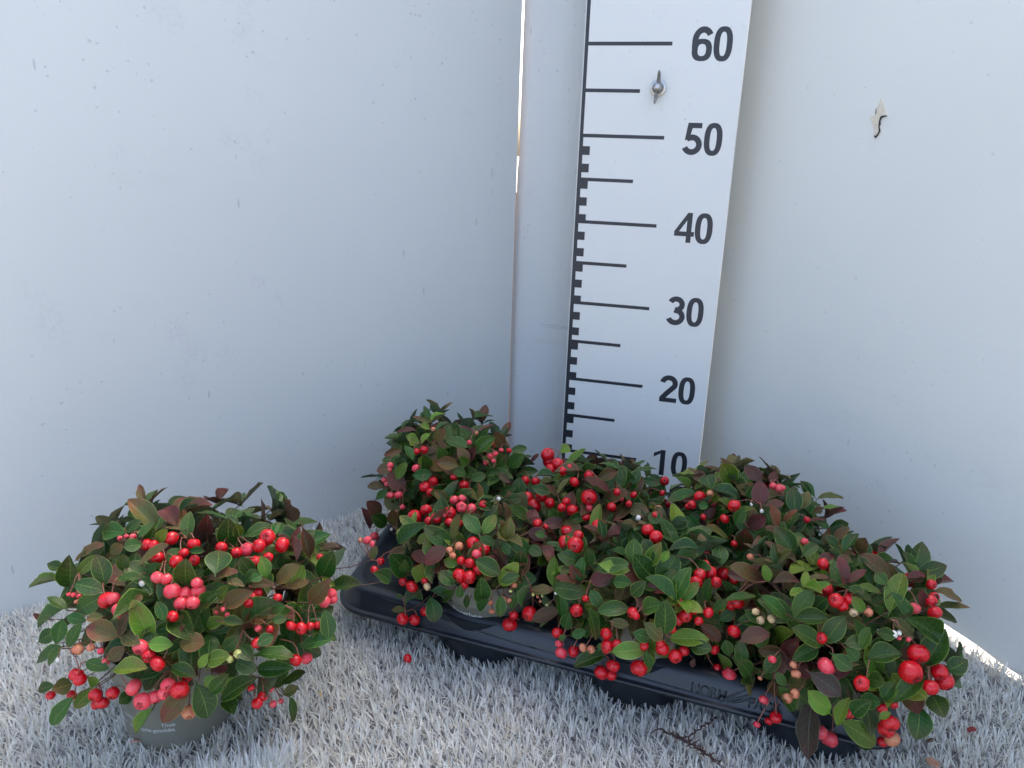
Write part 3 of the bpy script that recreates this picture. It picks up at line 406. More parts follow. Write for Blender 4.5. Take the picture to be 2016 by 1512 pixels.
B -4.95,-32.43,12.60,-4.16,-30.87,14.91,1.51,-0.66,-0.50,0.56,g 0.87,-29.73,13.66,2.32,-30.08,14.25,1.05,-0.40,-0.75,0.53,g -0.75,-33.63,14.81,0.62,-33.76,14.63,0.67,-0.02,-0.85,0.52,g 1.66,-34.15,15.63,2.25,-34.47,13.69,1.06,0.95,-0.11,0.30,b 2.35,-34.15,15.38,3.83,-33.73,14.15,0.99,0.58,-0.65,0.48,g -6.81,-37.46,11.75,-4.82,-36.47,13.54,1.48,-0.24,-0.71,0.66,g -2.26,-36.95,12.32,-4.35,-37.63,13.83,1.46,0.53,-0.75,0.40,g 0.48,-37.03,13.67,-1.09,-36.47,15.17,1.29,0.39,-0.65,0.65,g 0.70,-36.65,13.60,1.51,-35.88,15.15,1.05,0.15,-0.91,0.37,l 0.72,-37.51,13.68,2.02,-37.34,13.21,0.80,0.29,-0.80,0.52,g -1.77,-37.13,12.68,-1.62,-36.68,15.00,1.23,-0.60,-0.78,0.19,o 1.46,-35.57,13.74,1.99,-34.52,14.22,0.90,0.29,-0.51,0.81,g 4.81,-35.90,12.16,3.11,-36.59,13.64,1.29,0.54,-0.80,0.25,g 4.61,-35.84,12.63,5.89,-36.27,12.37,0.96,-0.13,-0.77,0.62,g 2.67,-37.61,13.55,3.49,-37.80,12.75,0.79,0.42,-0.69,0.60,g 4.27,-34.67,13.42,5.93,-34.54,13.28,1.14,0.11,-0.81,0.57,m -6.52,-36.32,7.97,-7.81,-37.47,10.46,1.94,0.75,-0.65,0.09,g -6.15,-37.99,9.38,-5.91,-38.52,10.64,0.82,0.30,-0.86,-0.41,g -4.73,-38.64,8.91,-4.16,-38.53,10.80,1.22,-0.05,-1.00,0.07,l -2.16,-38.39,12.55,-3.71,-39.22,11.27,1.36,-0.07,-0.80,0.60,m -0.88,-38.36,11.33,-2.26,-38.76,11.47,0.88,0.29,-0.81,0.51,l 0.95,-39.14,12.38,3.03,-39.16,11.47,1.48,0.30,-0.65,0.70,g 3.03,-38.79,10.37,4.36,-38.55,12.44,1.41,-0.24,-0.93,0.26,l 3.32,-39.54,11.04,4.68,-39.36,11.91,0.93,-0.27,-0.76,0.59,g 4.30,-36.94,11.00,4.43,-37.68,12.86,1.19,0.32,-0.87,-0.37,g -0.74,-39.89,10.25,-2.04,-40.02,11.23,1.18,0.53,-0.57,0.63,g -1.80,-39.71,8.48,-0.70,-39.98,9.60,0.95,-0.46,-0.86,0.24,g -0.02,-40.71,9.64,0.03,-40.45,10.56,0.70,0.13,-0.95,0.27,g -5.78,-37.26,4.51,-5.91,-36.49,7.23,1.62,0.21,-0.94,0.27,g -3.35,-38.81,7.62,-2.51,-39.84,6.11,1.38,0.34,-0.68,0.65,g -5.95,-38.13,5.32,-7.23,-38.51,5.47,0.64,0.26,-0.54,0.80,o -6.56,-37.54,6.27,-7.12,-37.71,6.55,0.37,0.47,-0.70,0.53,g 0.29,-39.63,8.05,0.33,-39.58,9.21,0.55,0.20,-0.98,0.03,g -2.76,-40.10,9.25,-0.88,-39.92,8.53,1.05,0.37,-0.20,0.91,g 1.78,-39.93,9.18,2.01,-40.82,11.53,1.47,0.55,-0.76,-0.34,g 1.53,-40.14,8.54,2.46,-40.58,9.72,0.93,-0.54,-0.83,0.12,g 3.33,-39.73,9.74,3.67,-40.46,8.30,0.96,0.54,-0.69,0.48,g 4.01,-38.80,8.22,4.39,-38.29,9.63,0.71,-0.18,-0.91,0.38,g 5.04,-39.06,8.79,5.48,-38.87,10.73,1.04,-0.71,-0.66,0.23,g 4.44,-37.03,5.71,5.90,-37.04,5.37,0.82,0.18,-0.56,0.81,g 5.34,-37.50,9.35,7.25,-37.38,10.03,1.05,-0.29,-0.37,0.88,o 5.77,-34.56,13.26,5.07,-35.19,13.64,0.65,0.70,-0.46,0.55,g 5.83,-35.38,12.61,6.86,-36.22,12.53,0.96,-0.30,-0.44,0.85,m -4.29,-36.92,12.85,-5.07,-37.58,12.13,0.82,0.27,-0.84,0.47,l 7.00,-35.41,5.98,6.44,-36.06,6.65,0.66,0.86,-0.35,0.37,m
C 6.85,-29.09,12.24,8.70,-28.82,13.10,0.96,-0.13,-0.83,0.54,g 4.16,-21.39,15.87,4.72,-19.98,16.35,1.06,0.49,-0.45,0.74,l 5.19,-23.76,15.33,6.94,-22.66,17.16,1.44,-0.60,-0.29,0.75,l 6.14,-24.40,15.73,7.09,-24.63,16.16,0.73,-0.39,-0.82,0.41,g 4.62,-25.95,15.54,7.22,-24.67,15.70,1.51,0.01,-0.15,0.99,b 2.61,-25.20,14.53,4.47,-24.71,14.81,1.01,-0.06,-0.30,0.95,g 2.67,-27.23,14.21,4.49,-27.05,14.02,1.08,0.14,-0.78,0.61,g 5.20,-27.78,14.07,4.25,-27.81,15.00,0.62,0.45,-0.78,0.44,b 5.39,-27.89,14.35,6.41,-27.03,15.68,0.98,-0.65,-0.31,0.69,o 7.89,-27.88,16.08,10.36,-26.64,14.58,1.63,0.52,-0.02,0.85,m 8.92,-25.93,15.61,10.58,-25.43,16.42,1.07,-0.02,-0.83,0.56,b 11.13,-26.08,15.04,11.06,-25.26,16.81,1.01,-0.40,-0.84,0.37,g 5.63,-28.77,11.87,4.96,-29.30,13.18,0.97,0.65,-0.76,0.02,g 10.53,-24.19,16.12,8.70,-24.27,16.79,0.68,0.35,-0.02,0.94,g 11.63,-23.72,15.68,9.90,-23.29,16.34,0.91,0.35,-0.01,0.94,g 11.75,-22.94,15.27,13.92,-21.90,16.17,1.10,-0.35,-0.08,0.93,g 11.37,-25.96,15.68,10.94,-25.49,16.81,0.92,0.16,-0.89,0.43,g 12.07,-24.50,14.96,12.55,-23.92,16.21,0.93,-0.02,-0.90,0.43,g 12.94,-23.14,14.92,14.64,-23.26,14.82,0.85,-0.02,-0.84,0.55,g
D 8.00,-40.40,11.96,10.50,-39.84,11.63,1.50,0.25,-0.79,0.56,g 8.64,-39.84,9.15,8.35,-39.68,10.92,0.91,0.52,-0.84,0.16,g 9.88,-32.59,13.18,9.88,-31.59,15.62,1.37,-0.60,-0.74,0.30,l 7.22,-37.35,10.36,7.18,-36.98,12.65,1.20,-0.46,-0.88,0.14,l 9.75,-36.97,12.42,7.81,-37.83,13.57,1.40,0.59,-0.58,0.57,g 11.36,-39.58,13.85,13.66,-39.57,14.78,1.18,-0.24,-0.75,0.61,g 10.34,-37.80,12.99,10.03,-37.49,14.49,0.92,0.33,-0.91,0.25,g 10.82,-39.52,12.69,12.43,-39.50,13.34,1.19,-0.19,-0.85,0.49,m 11.95,-42.21,11.71,14.14,-41.70,12.18,1.15,0.03,-0.74,0.67,g 11.14,-41.35,12.83,12.16,-41.79,11.82,0.87,0.17,-0.83,0.53,g 9.02,-39.91,8.05,9.23,-40.59,9.76,1.06,-0.24,-0.91,-0.33,g 11.24,-42.33,11.79,12.32,-42.73,9.64,1.27,0.83,-0.29,0.47,g 8.51,-39.77,6.77,9.04,-39.80,7.27,0.46,-0.37,-0.87,0.34,g 10.01,-41.96,8.93,10.99,-41.79,9.47,0.73,-0.12,-0.87,0.48,g 12.41,-40.12,6.39,10.11,-41.15,5.77,1.35,-0.08,-0.37,0.92,g 12.23,-42.59,8.51,12.46,-42.50,9.17,0.43,-0.14,-0.97,0.19,g 16.27,-31.41,14.54,17.83,-30.93,15.13,1.18,0.07,-0.86,0.51,g 15.60,-31.93,15.05,14.36,-31.45,15.35,1.01,-0.14,-0.76,0.64,g 19.17,-34.73,14.20,18.99,-33.80,15.48,0.80,0.29,-0.76,0.59,o 20.86,-34.99,13.59,20.56,-33.72,14.73,1.27,0.10,-0.65,0.75,g 18.76,-36.52,15.26,16.66,-37.23,15.42,1.15,0.15,-0.20,0.97,g 17.33,-37.44,14.97,18.94,-36.51,14.94,0.97,0.19,-0.30,0.93,g 17.37,-35.95,15.05,16.39,-35.79,16.19,0.79,0.59,-0.56,0.58,g 13.93,-38.72,14.33,13.81,-37.58,15.95,1.31,0.16,-0.80,0.57,g 15.10,-37.97,13.96,15.88,-37.62,16.00,1.23,-0.29,-0.92,0.27,l 16.23,-38.64,14.89,16.64,-38.21,15.76,0.61,-0.08,-0.88,0.47,l 12.18,-38.10,14.88,13.57,-37.76,14.43,0.78,0.35,-0.24,0.91,g 11.37,-39.63,14.34,13.82,-39.59,14.27,1.14,0.03,-0.71,0.70,l 17.48,-40.31,12.53,18.04,-39.70,15.33,1.52,-0.59,-0.76,0.28,g 17.40,-40.61,12.86,15.28,-40.75,14.54,1.40,0.60,-0.35,0.72,g 14.28,-41.25,13.12,15.09,-41.58,14.49,1.03,-0.52,-0.85,0.11,g 12.78,-40.37,13.49,14.10,-40.88,13.87,1.05,-0.43,-0.60,0.68,g 17.05,-42.11,10.86,16.92,-42.53,13.53,1.59,0.18,-0.97,-0.14,g 15.28,-41.64,12.21,16.69,-42.24,13.38,1.31,-0.64,-0.63,0.44,g 17.57,-40.99,9.71,20.26,-40.97,10.48,1.45,-0.24,-0.46,0.86,l 14.79,-42.55,10.65,16.11,-42.35,10.30,1.03,0.27,-0.72,0.64,g 15.58,-42.62,11.72,16.99,-42.64,10.53,1.09,0.41,-0.77,0.49,o 13.45,-43.20,9.07,15.90,-42.51,9.50,1.32,0.07,-0.69,0.72,l 12.87,-41.62,10.65,14.31,-41.74,10.69,0.75,-0.08,-0.72,0.69,o 19.92,-39.38,12.46,19.99,-39.25,14.45,1.03,-0.72,-0.69,0.07,g 20.66,-38.56,11.42,21.51,-38.35,12.34,0.76,-0.28,-0.85,0.45,g 19.14,-41.19,9.51,20.55,-41.69,10.01,1.17,-0.44,-0.52,0.73,g 19.69,-39.79,10.61,21.40,-39.89,9.66,1.05,0.28,-0.76,0.59,m 11.48,-35.68,14.91,12.30,-35.00,15.62,0.81,-0.04,-0.69,0.72,m 12.48,-35.30,15.97,13.74,-34.89,15.63,0.71,0.35,-0.39,0.85,b 16.35,-42.85,8.12,15.80,-42.80,9.34,0.73,0.40,-0.89,0.21,g 19.57,-39.85,7.43,19.34,-40.12,6.86,0.46,-0.28,-0.82,0.51,m 21.13,-38.31,10.48,22.21,-38.13,11.30,0.91,-0.18,-0.88,0.44,g 16.43,-39.07,13.12,17.17,-38.64,14.39,0.91,-0.32,-0.83,0.46,g 15.20,-37.30,14.67,14.45,-36.94,15.74,0.94,0.31,-0.82,0.49,g
E 16.17,-24.19,16.07,17.64,-24.17,14.88,0.98,0.55,-0.49,0.68,l 18.61,-24.67,16.15,17.95,-23.54,16.87,1.10,-0.25,-0.62,0.75,m 19.07,-21.90,15.85,18.45,-22.85,16.96,0.93,0.64,-0.72,-0.26,m 19.42,-26.74,16.68,18.86,-24.75,17.11,1.51,-0.26,-0.27,0.93,g 21.40,-24.65,16.28,20.11,-25.82,18.70,1.78,0.56,-0.82,-0.10,l 23.83,-25.42,17.38,22.19,-24.87,18.43,1.23,-0.02,-0.89,0.45,m 24.66,-25.64,17.41,24.81,-24.94,18.38,0.79,-0.14,-0.79,0.60,m 19.69,-27.00,16.55,22.12,-26.93,16.05,1.29,0.20,-0.34,0.92,g 23.77,-27.66,16.09,23.49,-26.72,17.88,1.46,0.04,-0.88,0.47,m 24.14,-29.06,16.70,25.67,-28.31,16.88,0.89,0.12,-0.46,0.88,m 26.83,-27.03,15.36,26.45,-26.00,17.47,1.38,-0.10,-0.90,0.42,g 27.48,-26.34,15.71,27.82,-25.71,17.18,1.03,-0.29,-0.85,0.43,o 28.64,-24.39,16.16,27.43,-23.95,17.31,0.90,0.41,-0.63,0.66,g 22.98,-28.93,14.29,24.18,-29.42,15.68,1.35,-0.47,-0.88,0.10,m 21.82,-30.26,15.12,22.37,-30.04,16.59,1.00,-0.17,-0.96,0.21,g 25.26,-29.85,15.15,24.54,-29.77,17.10,1.08,0.64,-0.72,0.27,c 25.85,-28.57,14.81,26.58,-28.43,16.54,0.98,-0.88,-0.26,0.40,c 22.81,-29.93,12.88,22.61,-30.88,15.20,1.51,0.03,-0.92,-0.38,b 23.89,-30.34,13.29,24.30,-30.67,15.02,1.16,-0.52,-0.86,-0.04,g 18.02,-25.46,15.31,15.66,-25.56,13.98,1.41,-0.45,-0.33,0.83,g 17.60,-28.56,14.33,18.78,-29.10,13.07,1.04,0.07,-0.89,0.45,g 19.34,-28.70,15.65,18.49,-28.38,15.54,0.69,-0.37,-0.81,0.46,g 21.45,-29.78,13.32,19.42,-30.69,14.82,1.22,0.60,0.00,0.80,o 29.44,-21.78,14.97,31.74,-20.75,15.09,1.31,-0.04,-0.03,1.00,o 28.23,-24.47,16.19,27.32,-24.54,17.52,0.75,0.19,-0.98,0.08,g 28.49,-26.57,15.56,29.20,-26.49,16.15,0.55,-0.35,-0.77,0.53,b 27.78,-27.83,15.03,29.34,-27.28,15.58,0.87,-0.34,0.04,0.94,m 29.81,-26.93,14.54,28.89,-27.21,14.82,0.52,0.39,-0.57,0.72,g
F 26.34,-34.26,15.11,24.75,-33.39,16.82,1.56,0.06,-0.87,0.49,g 26.43,-35.83,15.29,24.19,-35.04,16.60,1.41,0.48,-0.10,0.87,b 26.71,-36.33,16.13,27.84,-35.29,16.80,0.83,0.10,-0.62,0.78,g 21.33,-39.03,12.72,23.38,-38.66,13.60,1.18,-0.39,-0.02,0.92,g 21.52,-37.56,14.80,24.39,-36.69,14.01,1.62,0.34,-0.31,0.89,b 24.56,-36.45,13.90,24.76,-36.09,15.80,1.22,-0.42,-0.88,0.21,b 24.66,-38.66,14.69,26.63,-37.97,14.85,1.09,0.02,-0.26,0.96,b 23.05,-35.88,13.10,21.38,-35.69,13.19,0.86,-0.04,-0.68,0.73,m 26.18,-40.27,13.00,23.81,-40.56,14.33,1.42,0.48,-0.46,0.75,g 26.16,-41.35,13.69,27.05,-41.13,15.98,1.25,-0.46,-0.85,0.26,g 26.16,-42.27,14.20,28.32,-42.04,14.61,1.17,-0.07,-0.66,0.75,g 24.42,-37.48,14.13,23.99,-37.34,15.32,0.75,0.28,-0.93,0.22,l 27.88,-42.77,12.77,25.74,-43.38,13.96,1.32,0.53,-0.52,0.67,g 27.85,-42.45,12.22,26.23,-43.52,11.63,1.10,0.16,-0.65,0.74,g 22.71,-41.99,11.38,24.51,-41.75,12.29,1.21,-0.25,-0.69,0.68,m 22.10,-40.11,8.57,21.68,-39.92,9.74,0.90,0.13,-0.97,0.20,g 22.24,-38.29,5.86,21.47,-38.37,7.38,0.89,0.64,-0.71,0.28,l 23.14,-40.80,8.26,22.78,-40.41,10.16,1.03,0.24,-0.94,0.24,g 23.71,-41.46,8.19,22.82,-42.60,9.83,1.15,0.74,-0.66,-0.06,g 25.92,-43.77,9.46,25.26,-43.78,10.45,0.62,0.24,-0.96,0.15,g 26.54,-43.29,9.42,26.36,-43.62,10.11,0.41,0.19,-0.91,-0.38,g 29.01,-44.43,8.48,27.59,-44.82,10.07,1.30,0.50,-0.83,0.24,l 29.68,-44.36,7.64,29.89,-44.10,9.66,1.07,-0.79,-0.59,0.16,l 30.20,-43.44,7.19,32.97,-43.33,5.79,1.55,0.32,-0.76,0.57,l 28.19,-42.09,7.38,27.72,-44.41,4.34,2.01,-0.72,-0.50,0.49,d 28.21,-42.29,12.60,29.29,-42.04,14.81,1.39,-0.33,-0.91,0.26,g 30.74,-40.82,14.85,29.88,-40.95,15.85,0.77,0.26,-0.96,0.09,l 32.53,-40.47,15.10,33.34,-38.54,17.17,1.53,-0.59,-0.46,0.66,l 35.73,-40.48,13.68,33.58,-41.77,15.40,1.59,0.65,-0.70,0.29,g 32.54,-41.14,14.77,34.34,-41.25,13.88,1.04,0.39,-0.38,0.84,o 35.11,-41.47,11.83,36.17,-40.62,14.38,1.67,-0.39,-0.81,0.43,g 36.57,-41.37,11.59,37.80,-41.12,12.65,1.23,-0.40,-0.68,0.62,g 34.83,-42.60,11.39,33.02,-43.98,10.12,1.21,-0.13,-0.58,0.81,g 36.03,-41.78,9.68,36.35,-43.44,9.53,1.44,-0.30,-0.15,0.94,g 35.13,-42.34,8.84,34.88,-44.02,7.62,1.59,-0.02,-0.58,0.81,g 32.28,-43.94,9.89,32.95,-43.56,11.39,1.00,-0.52,-0.74,0.42,g 30.37,-45.05,9.25,31.14,-45.38,10.74,1.13,-0.61,-0.78,0.15,g 31.06,-43.70,9.39,32.06,-44.25,10.09,1.08,-0.64,-0.65,0.41,g 32.06,-45.09,9.31,32.68,-44.77,9.80,0.49,-0.31,-0.57,0.76,l 31.41,-42.70,5.27,32.58,-42.73,4.89,0.60,0.19,-0.74,0.65,g 37.30,-34.84,12.85,39.48,-34.63,13.00,1.14,-0.07,0.07,0.99,o 36.94,-34.49,14.03,39.17,-34.02,13.56,1.21,0.25,-0.24,0.94,b 35.44,-38.07,14.30,34.91,-38.08,15.76,0.76,0.19,-0.98,0.06,m 35.80,-37.56,14.40,36.30,-37.42,15.30,0.69,-0.56,-0.71,0.43,m 34.43,-36.02,15.50,35.84,-35.54,15.77,0.79,-0.12,-0.20,0.97,m 35.51,-34.74,14.43,35.49,-35.63,16.02,1.11,-0.69,-0.63,-0.36,g 33.25,-31.75,14.81,34.60,-30.72,16.35,1.19,-0.74,-0.04,0.67,m 33.09,-35.73,16.50,33.88,-35.57,16.42,0.42,0.11,-0.07,0.99,d 33.12,-37.66,15.66,32.41,-37.36,17.27,1.07,0.01,-0.98,0.19,b 33.15,-36.39,15.46,31.05,-36.74,17.37,1.49,0.61,-0.56,0.57,b 31.29,-33.62,15.74,31.34,-34.22,17.34,1.06,-0.57,-0.77,-0.27,b 30.06,-34.02,15.91,31.03,-33.16,17.29,0.99,-0.54,-0.49,0.68,g 29.71,-33.76,15.89,28.62,-33.79,17.00,0.81,0.54,-0.67,0.51,g 29.74,-31.32,15.37,30.67,-30.97,16.69,0.77,-0.39,-0.79,0.48,b 29.23,-36.56,16.04,30.02,-36.39,16.81,0.79,-0.40,-0.72,0.57,b 29.08,-38.20,15.35,28.97,-37.27,16.74,0.78,0.12,-0.82,0.56,g 27.89,-36.59,15.98,29.08,-35.73,16.64,0.84,-0.20,-0.41,0.89,m 27.04,-38.61,15.53,28.43,-38.49,16.09,0.78,-0.37,-0.01,0.93,b 29.50,-40.62,16.34,31.41,-40.14,15.59,1.09,0.41,-0.28,0.87,g 30.55,-39.07,15.80,32.18,-38.63,15.70,0.88,0.12,-0.22,0.97,l 31.60,-37.22,15.28,30.65,-36.76,17.13,1.11,0.59,-0.66,0.47,g 32.24,-39.26,16.42,31.57,-38.55,16.91,0.90,-0.25,-0.70,0.67,g 30.62,-42.18,12.65,30.02,-42.14,14.86,1.19,0.54,-0.83,0.17,g 30.47,-43.37,13.44,30.80,-43.11,15.00,0.84,-0.73,-0.63,0.26,g 28.74,-43.30,12.48,30.12,-43.74,11.93,1.15,0.05,-0.72,0.69,g 29.62,-43.14,13.08,30.44,-43.34,12.40,0.86,0.25,-0.81,0.53,g 31.28,-42.68,12.30,33.24,-42.51,13.14,1.44,-0.27,-0.60,0.75,g 30.93,-42.75,13.62,29.51,-43.32,13.69,1.01,0.24,-0.51,0.82,g 27.52,-40.46,14.11,28.13,-41.01,15.44,1.05,-0.64,-0.77,-0.03,g 31.47,-42.99,10.85,32.12,-44.09,11.50,1.15,-0.87,-0.29,0.40,g 27.39,-43.91,11.05,29.49,-44.52,10.15,1.44,0.02,-0.80,0.60,d 23.78,-41.21,14.84,25.81,-41.36,13.62,1.23,0.45,-0.40,0.80,g 33.34,-40.41,15.99,33.85,-40.76,14.97,0.88,0.11,-0.92,0.37,g 32.47,-40.33,16.44,33.64,-40.82,15.30,0.89,0.35,-0.67,0.65,g 26.89,-42.92,6.98,25.60,-43.33,8.96,1.24,0.70,-0.63,0.32,g 24.58,-42.43,9.29,25.40,-42.19,10.92,1.06,-0.52,-0.77,0.37,g 35.67,-35.03,15.72,34.80,-36.03,15.40,0.79,0.26,-0.48,0.84,b 32.86,-41.93,14.01,31.38,-42.48,14.38,0.86,0.41,-0.70,0.59,g
"""
MOUNDS = {'L': ((-18.4, -48.5, 10.7), (12.0, 11.0, 8.2)), 'A': ((-7.4, -21.5, 10.5), (9.8, 8.5, 8.6)), 'B': ((-0.2, -33.0, 9.0), (8.6, 7.0, 5.8)), 'C': ((8.5, -22.5, 9.5), (8.0, 8.0, 7.2)), 'D': ((14.6, -34.3, 9.5), (8.6, 8.2, 6.2)), 'E': ((23.5, -23.5, 10.0), (8.8, 8.5, 7.8)), 'F': ((30.2, -35.3, 9.5), (9.3, 9.2, 7.3))}

# ------------------------------------------------------------------ materials used
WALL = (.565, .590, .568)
WALLR_LIT = (.75, .75, .675)  # paler than the left sheet: the stronger light here is put into the colour
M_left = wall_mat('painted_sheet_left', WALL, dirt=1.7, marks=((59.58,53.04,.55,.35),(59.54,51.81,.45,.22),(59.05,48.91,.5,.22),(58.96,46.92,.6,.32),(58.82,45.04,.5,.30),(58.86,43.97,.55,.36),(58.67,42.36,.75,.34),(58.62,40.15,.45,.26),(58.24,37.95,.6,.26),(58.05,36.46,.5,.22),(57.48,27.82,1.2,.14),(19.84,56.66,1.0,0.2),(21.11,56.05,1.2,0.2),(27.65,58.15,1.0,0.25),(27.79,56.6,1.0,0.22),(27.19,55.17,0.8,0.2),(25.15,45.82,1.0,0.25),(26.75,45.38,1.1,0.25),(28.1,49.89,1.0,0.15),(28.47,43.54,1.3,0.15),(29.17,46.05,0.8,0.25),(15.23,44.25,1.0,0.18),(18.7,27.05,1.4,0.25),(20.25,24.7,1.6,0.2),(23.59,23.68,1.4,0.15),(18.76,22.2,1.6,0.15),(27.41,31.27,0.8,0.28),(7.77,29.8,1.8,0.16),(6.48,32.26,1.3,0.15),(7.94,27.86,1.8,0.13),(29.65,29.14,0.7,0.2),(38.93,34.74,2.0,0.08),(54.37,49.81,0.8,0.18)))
M_diag = wall_mat('painted_sheet_corner', WALL, dirt=1.5, bars=((-5.6,-.6,22.25,22.9,.55,(.33,.34,.37),420),(-7.2,0,20.0,20.8,.22,(.52,.46,.43),90)), edge_dirt_shade=(-4.2,.6,.75), seed=2.0)
M_right = wall_mat('painted_sheet_right', WALLR_LIT, dirt=.8, seed=5.0)
M_board = wall_mat('ruler_board', (.715, .72, .665), rough=.38, dirt=.5, seed=9.0)
M_print = plain('dark_print', (.022, .025, .031), .45, var=.08, vscale=30)
M_edge = plain('wall_edge_brown', (.16, .10, .07), .8, var=.3, vscale=80)
M_zinc = plain('zinc_steel', (.48, .48, .46), .34, metal=1.0, bump=(600, .2, .0003), var=.2, vscale=300)
M_zincd = plain('weathered_zinc', (.30, .29, .27), .5, metal=.8, bump=(500, .3, .0003), var=.3, vscale=250)
M_patch = plain('flaked_filler', (.70, .62, .48), .85, bump=(300, .6, .0008), var=.12, vscale=200)
M_crack = plain('crack_dark', (.035, .032, .035), .9)
M_tray = plain('tray_plastic', (.011, .015, .019), .36, bump=(350, .10, .0003), var=.2, vscale=25)
M_pot = plain('taupe_pot_plastic', (.180, .182, .142), .48, bump=(500, .1, .0003), var=.08, vscale=40)
M_potprint = plain('pale_pot_print', (.55, .58, .58), .5)
M_soil = plain('potting_soil', (.022, .015, .010), .95, bump=(120, 1, .004), var=.5, vscale=150)
M_stem = plain('stem_bark', (.13, .06, .035), .6, var=.4, vscale=120)
M_stalk = plain('berry_stalk', (.26, .09, .055), .5, var=.35, vscale=150)
M_twig = plain('dry_brown_twig', (.055, .030, .024), .85, var=.4, vscale=200)
M_ground = plain('concrete_ground', (.20, .195, .185), .9, bump=(8, .3, .01), var=.12, vscale=2)
M_calyx = plain('berry_calyx', (.10, .035, .02), .7, var=.4, vscale=3)

LEAF = {
 'g': leaf_mat('leaf_dark_green', (.014,.060,.008), (.030,.090,.010), (.22,.31,.055), (.10,.15,.07), (.10,.035,.025), .7),
 'l': leaf_mat('leaf_light_green', (.080,.175,.012), (.125,.205,.014), (.34,.38,.10), (.17,.22,.08), (.20,.09,.03), .8),
 'o': leaf_mat('leaf_olive', (.090,.110,.022), (.12,.10,.024), (.30,.27,.09), (.17,.16,.07), (.22,.075,.03), 1.3),
 'b': leaf_mat('leaf_bronze', (.078,.082,.016), (.125,.052,.020), (.27,.16,.075), (.16,.10,.06), (.16,.035,.028), 1.5),
 'm': leaf_mat('leaf_maroon', (.105,.022,.016), (.070,.042,.022), (.20,.09,.05), (.15,.07,.05), (.15,.022,.022), 1.3),
 'd': leaf_mat('leaf_dark_bronze', (.040,.036,.020), (.060,.026,.020), (.15,.15,.10), (.10,.06,.045), (.09,.03,.025), 1.2),
 'c': leaf_mat('leaf_copper', (.20,.075,.022), (.15,.09,.025), (.36,.20,.08), (.24,.12,.06), (.26,.06,.03), 1.3),
}
BERRY = {
 'R': berry_mat('berry_red', (.56,.004,.010), (.66,.03,.035), (.36,.002,.006), .05, .20),
 'K': berry_mat('berry_pink', (.68,.030,.055), (.82,.20,.17), (.55,.012,.03), .34, .24),
 'O': berry_mat('berry_unripe', (.56,.15,.075), (.66,.33,.15), (.38,.09,.045), .55, .36),
 'P': berry_mat('berry_pale', (.60,.42,.20), (.66,.52,.28), (.62,.16,.10), .5, .36),
 'G': berry_mat('berry_green', (.48,.50,.13), (.60,.60,.24), (.42,.34,.10), .5, .36),
 'W': berry_mat('flower_white', (.70,.68,.58), (.78,.76,.68), (.68,.42,.34), .6, .5),
}

# ------------------------------------------------------------------ setting: ground and turf
gm = mesh_obj('ground', [(-40,-40,-.006),(40,-40,-.006),(40,40,-.006),(-40,40,-.006)], [(0,1,2,3)], [M_ground])
tag(gm, kind='structure')
M_bright_ground = plain('added_pale_ground', (.58, .55, .48), .9, bump=(20, .3, .01), var=.1, vscale=3)
yd = mesh_obj('added_bright_ground', [(-.75,-.62,-.002),(-.075,.115,-.002),(.165,.115,-.002),(.50,-.155,-.002),(1.75,-1.38,-.002),(5.5,2.5,-.002),(2.5,6.5,-.002),(-5,6,-.002)], [(0,7,6,5,4,3,2,1)[::-1]], [M_bright_ground])  # pale sheet added behind the walls to brighten the seam and the gap
tag(yd, kind='structure')

LW0 = Vector((-.45068, -.45311, 0)); LWA = R(54.7414)
RW0 = Vector((.43626, -.18340, 0)); RWA = R(-44.2886)
def in_front(x, y, off):
    """is (x, y) on the camera's side of all walls by off metres"""
    n1 = Vector((math.sin(LWA), -math.cos(LWA))); d1 = (Vector((x, y))-LW0.xy).dot(n1)
    n2 = Vector((math.sin(RWA), -math.cos(RWA))); d2 = (Vector((x, y))-RW0.xy).dot(n2)
    return d1 > off and d2 > off and y < .066-off

m_back, nt, bb = new_mat('turf_thatch'); g = NG(nt)
v = obj_vec(g)
c = g.mix(g.ramp(g.noise(v, 300, 4, .7), .3, .7), (.14,.14,.15,1), (.50,.49,.48,1))
g.l(c, bb.inputs['Base Color']); bb.inputs['Roughness'].default_value = .95
g.bump(g.noise(v, 400, 4, .7), 1.0, .004, bb)
n1 = Vector((math.sin(LWA), -math.cos(LWA), 0)); n2 = Vector((math.sin(RWA), -math.cos(RWA), 0))
dl = Vector((math.cos(LWA), math.sin(LWA), 0)); dr = Vector((math.cos(RWA), math.sin(RWA), 0))
PL_ = [LW0-dl*.7+n1*.003, Vector((-.093,.062,0)), Vector((.172,.064,0)), RW0+dr*.9+n2*.003, Vector((1.15,-1.05,0)), Vector((-.85,-1.05,0))]
base = mesh_obj('turf_backing', [p+Vector((0,0,.0052)) for p in PL_], [tuple(range(5,-1,-1))], [m_back])
tag(base, kind='structure')

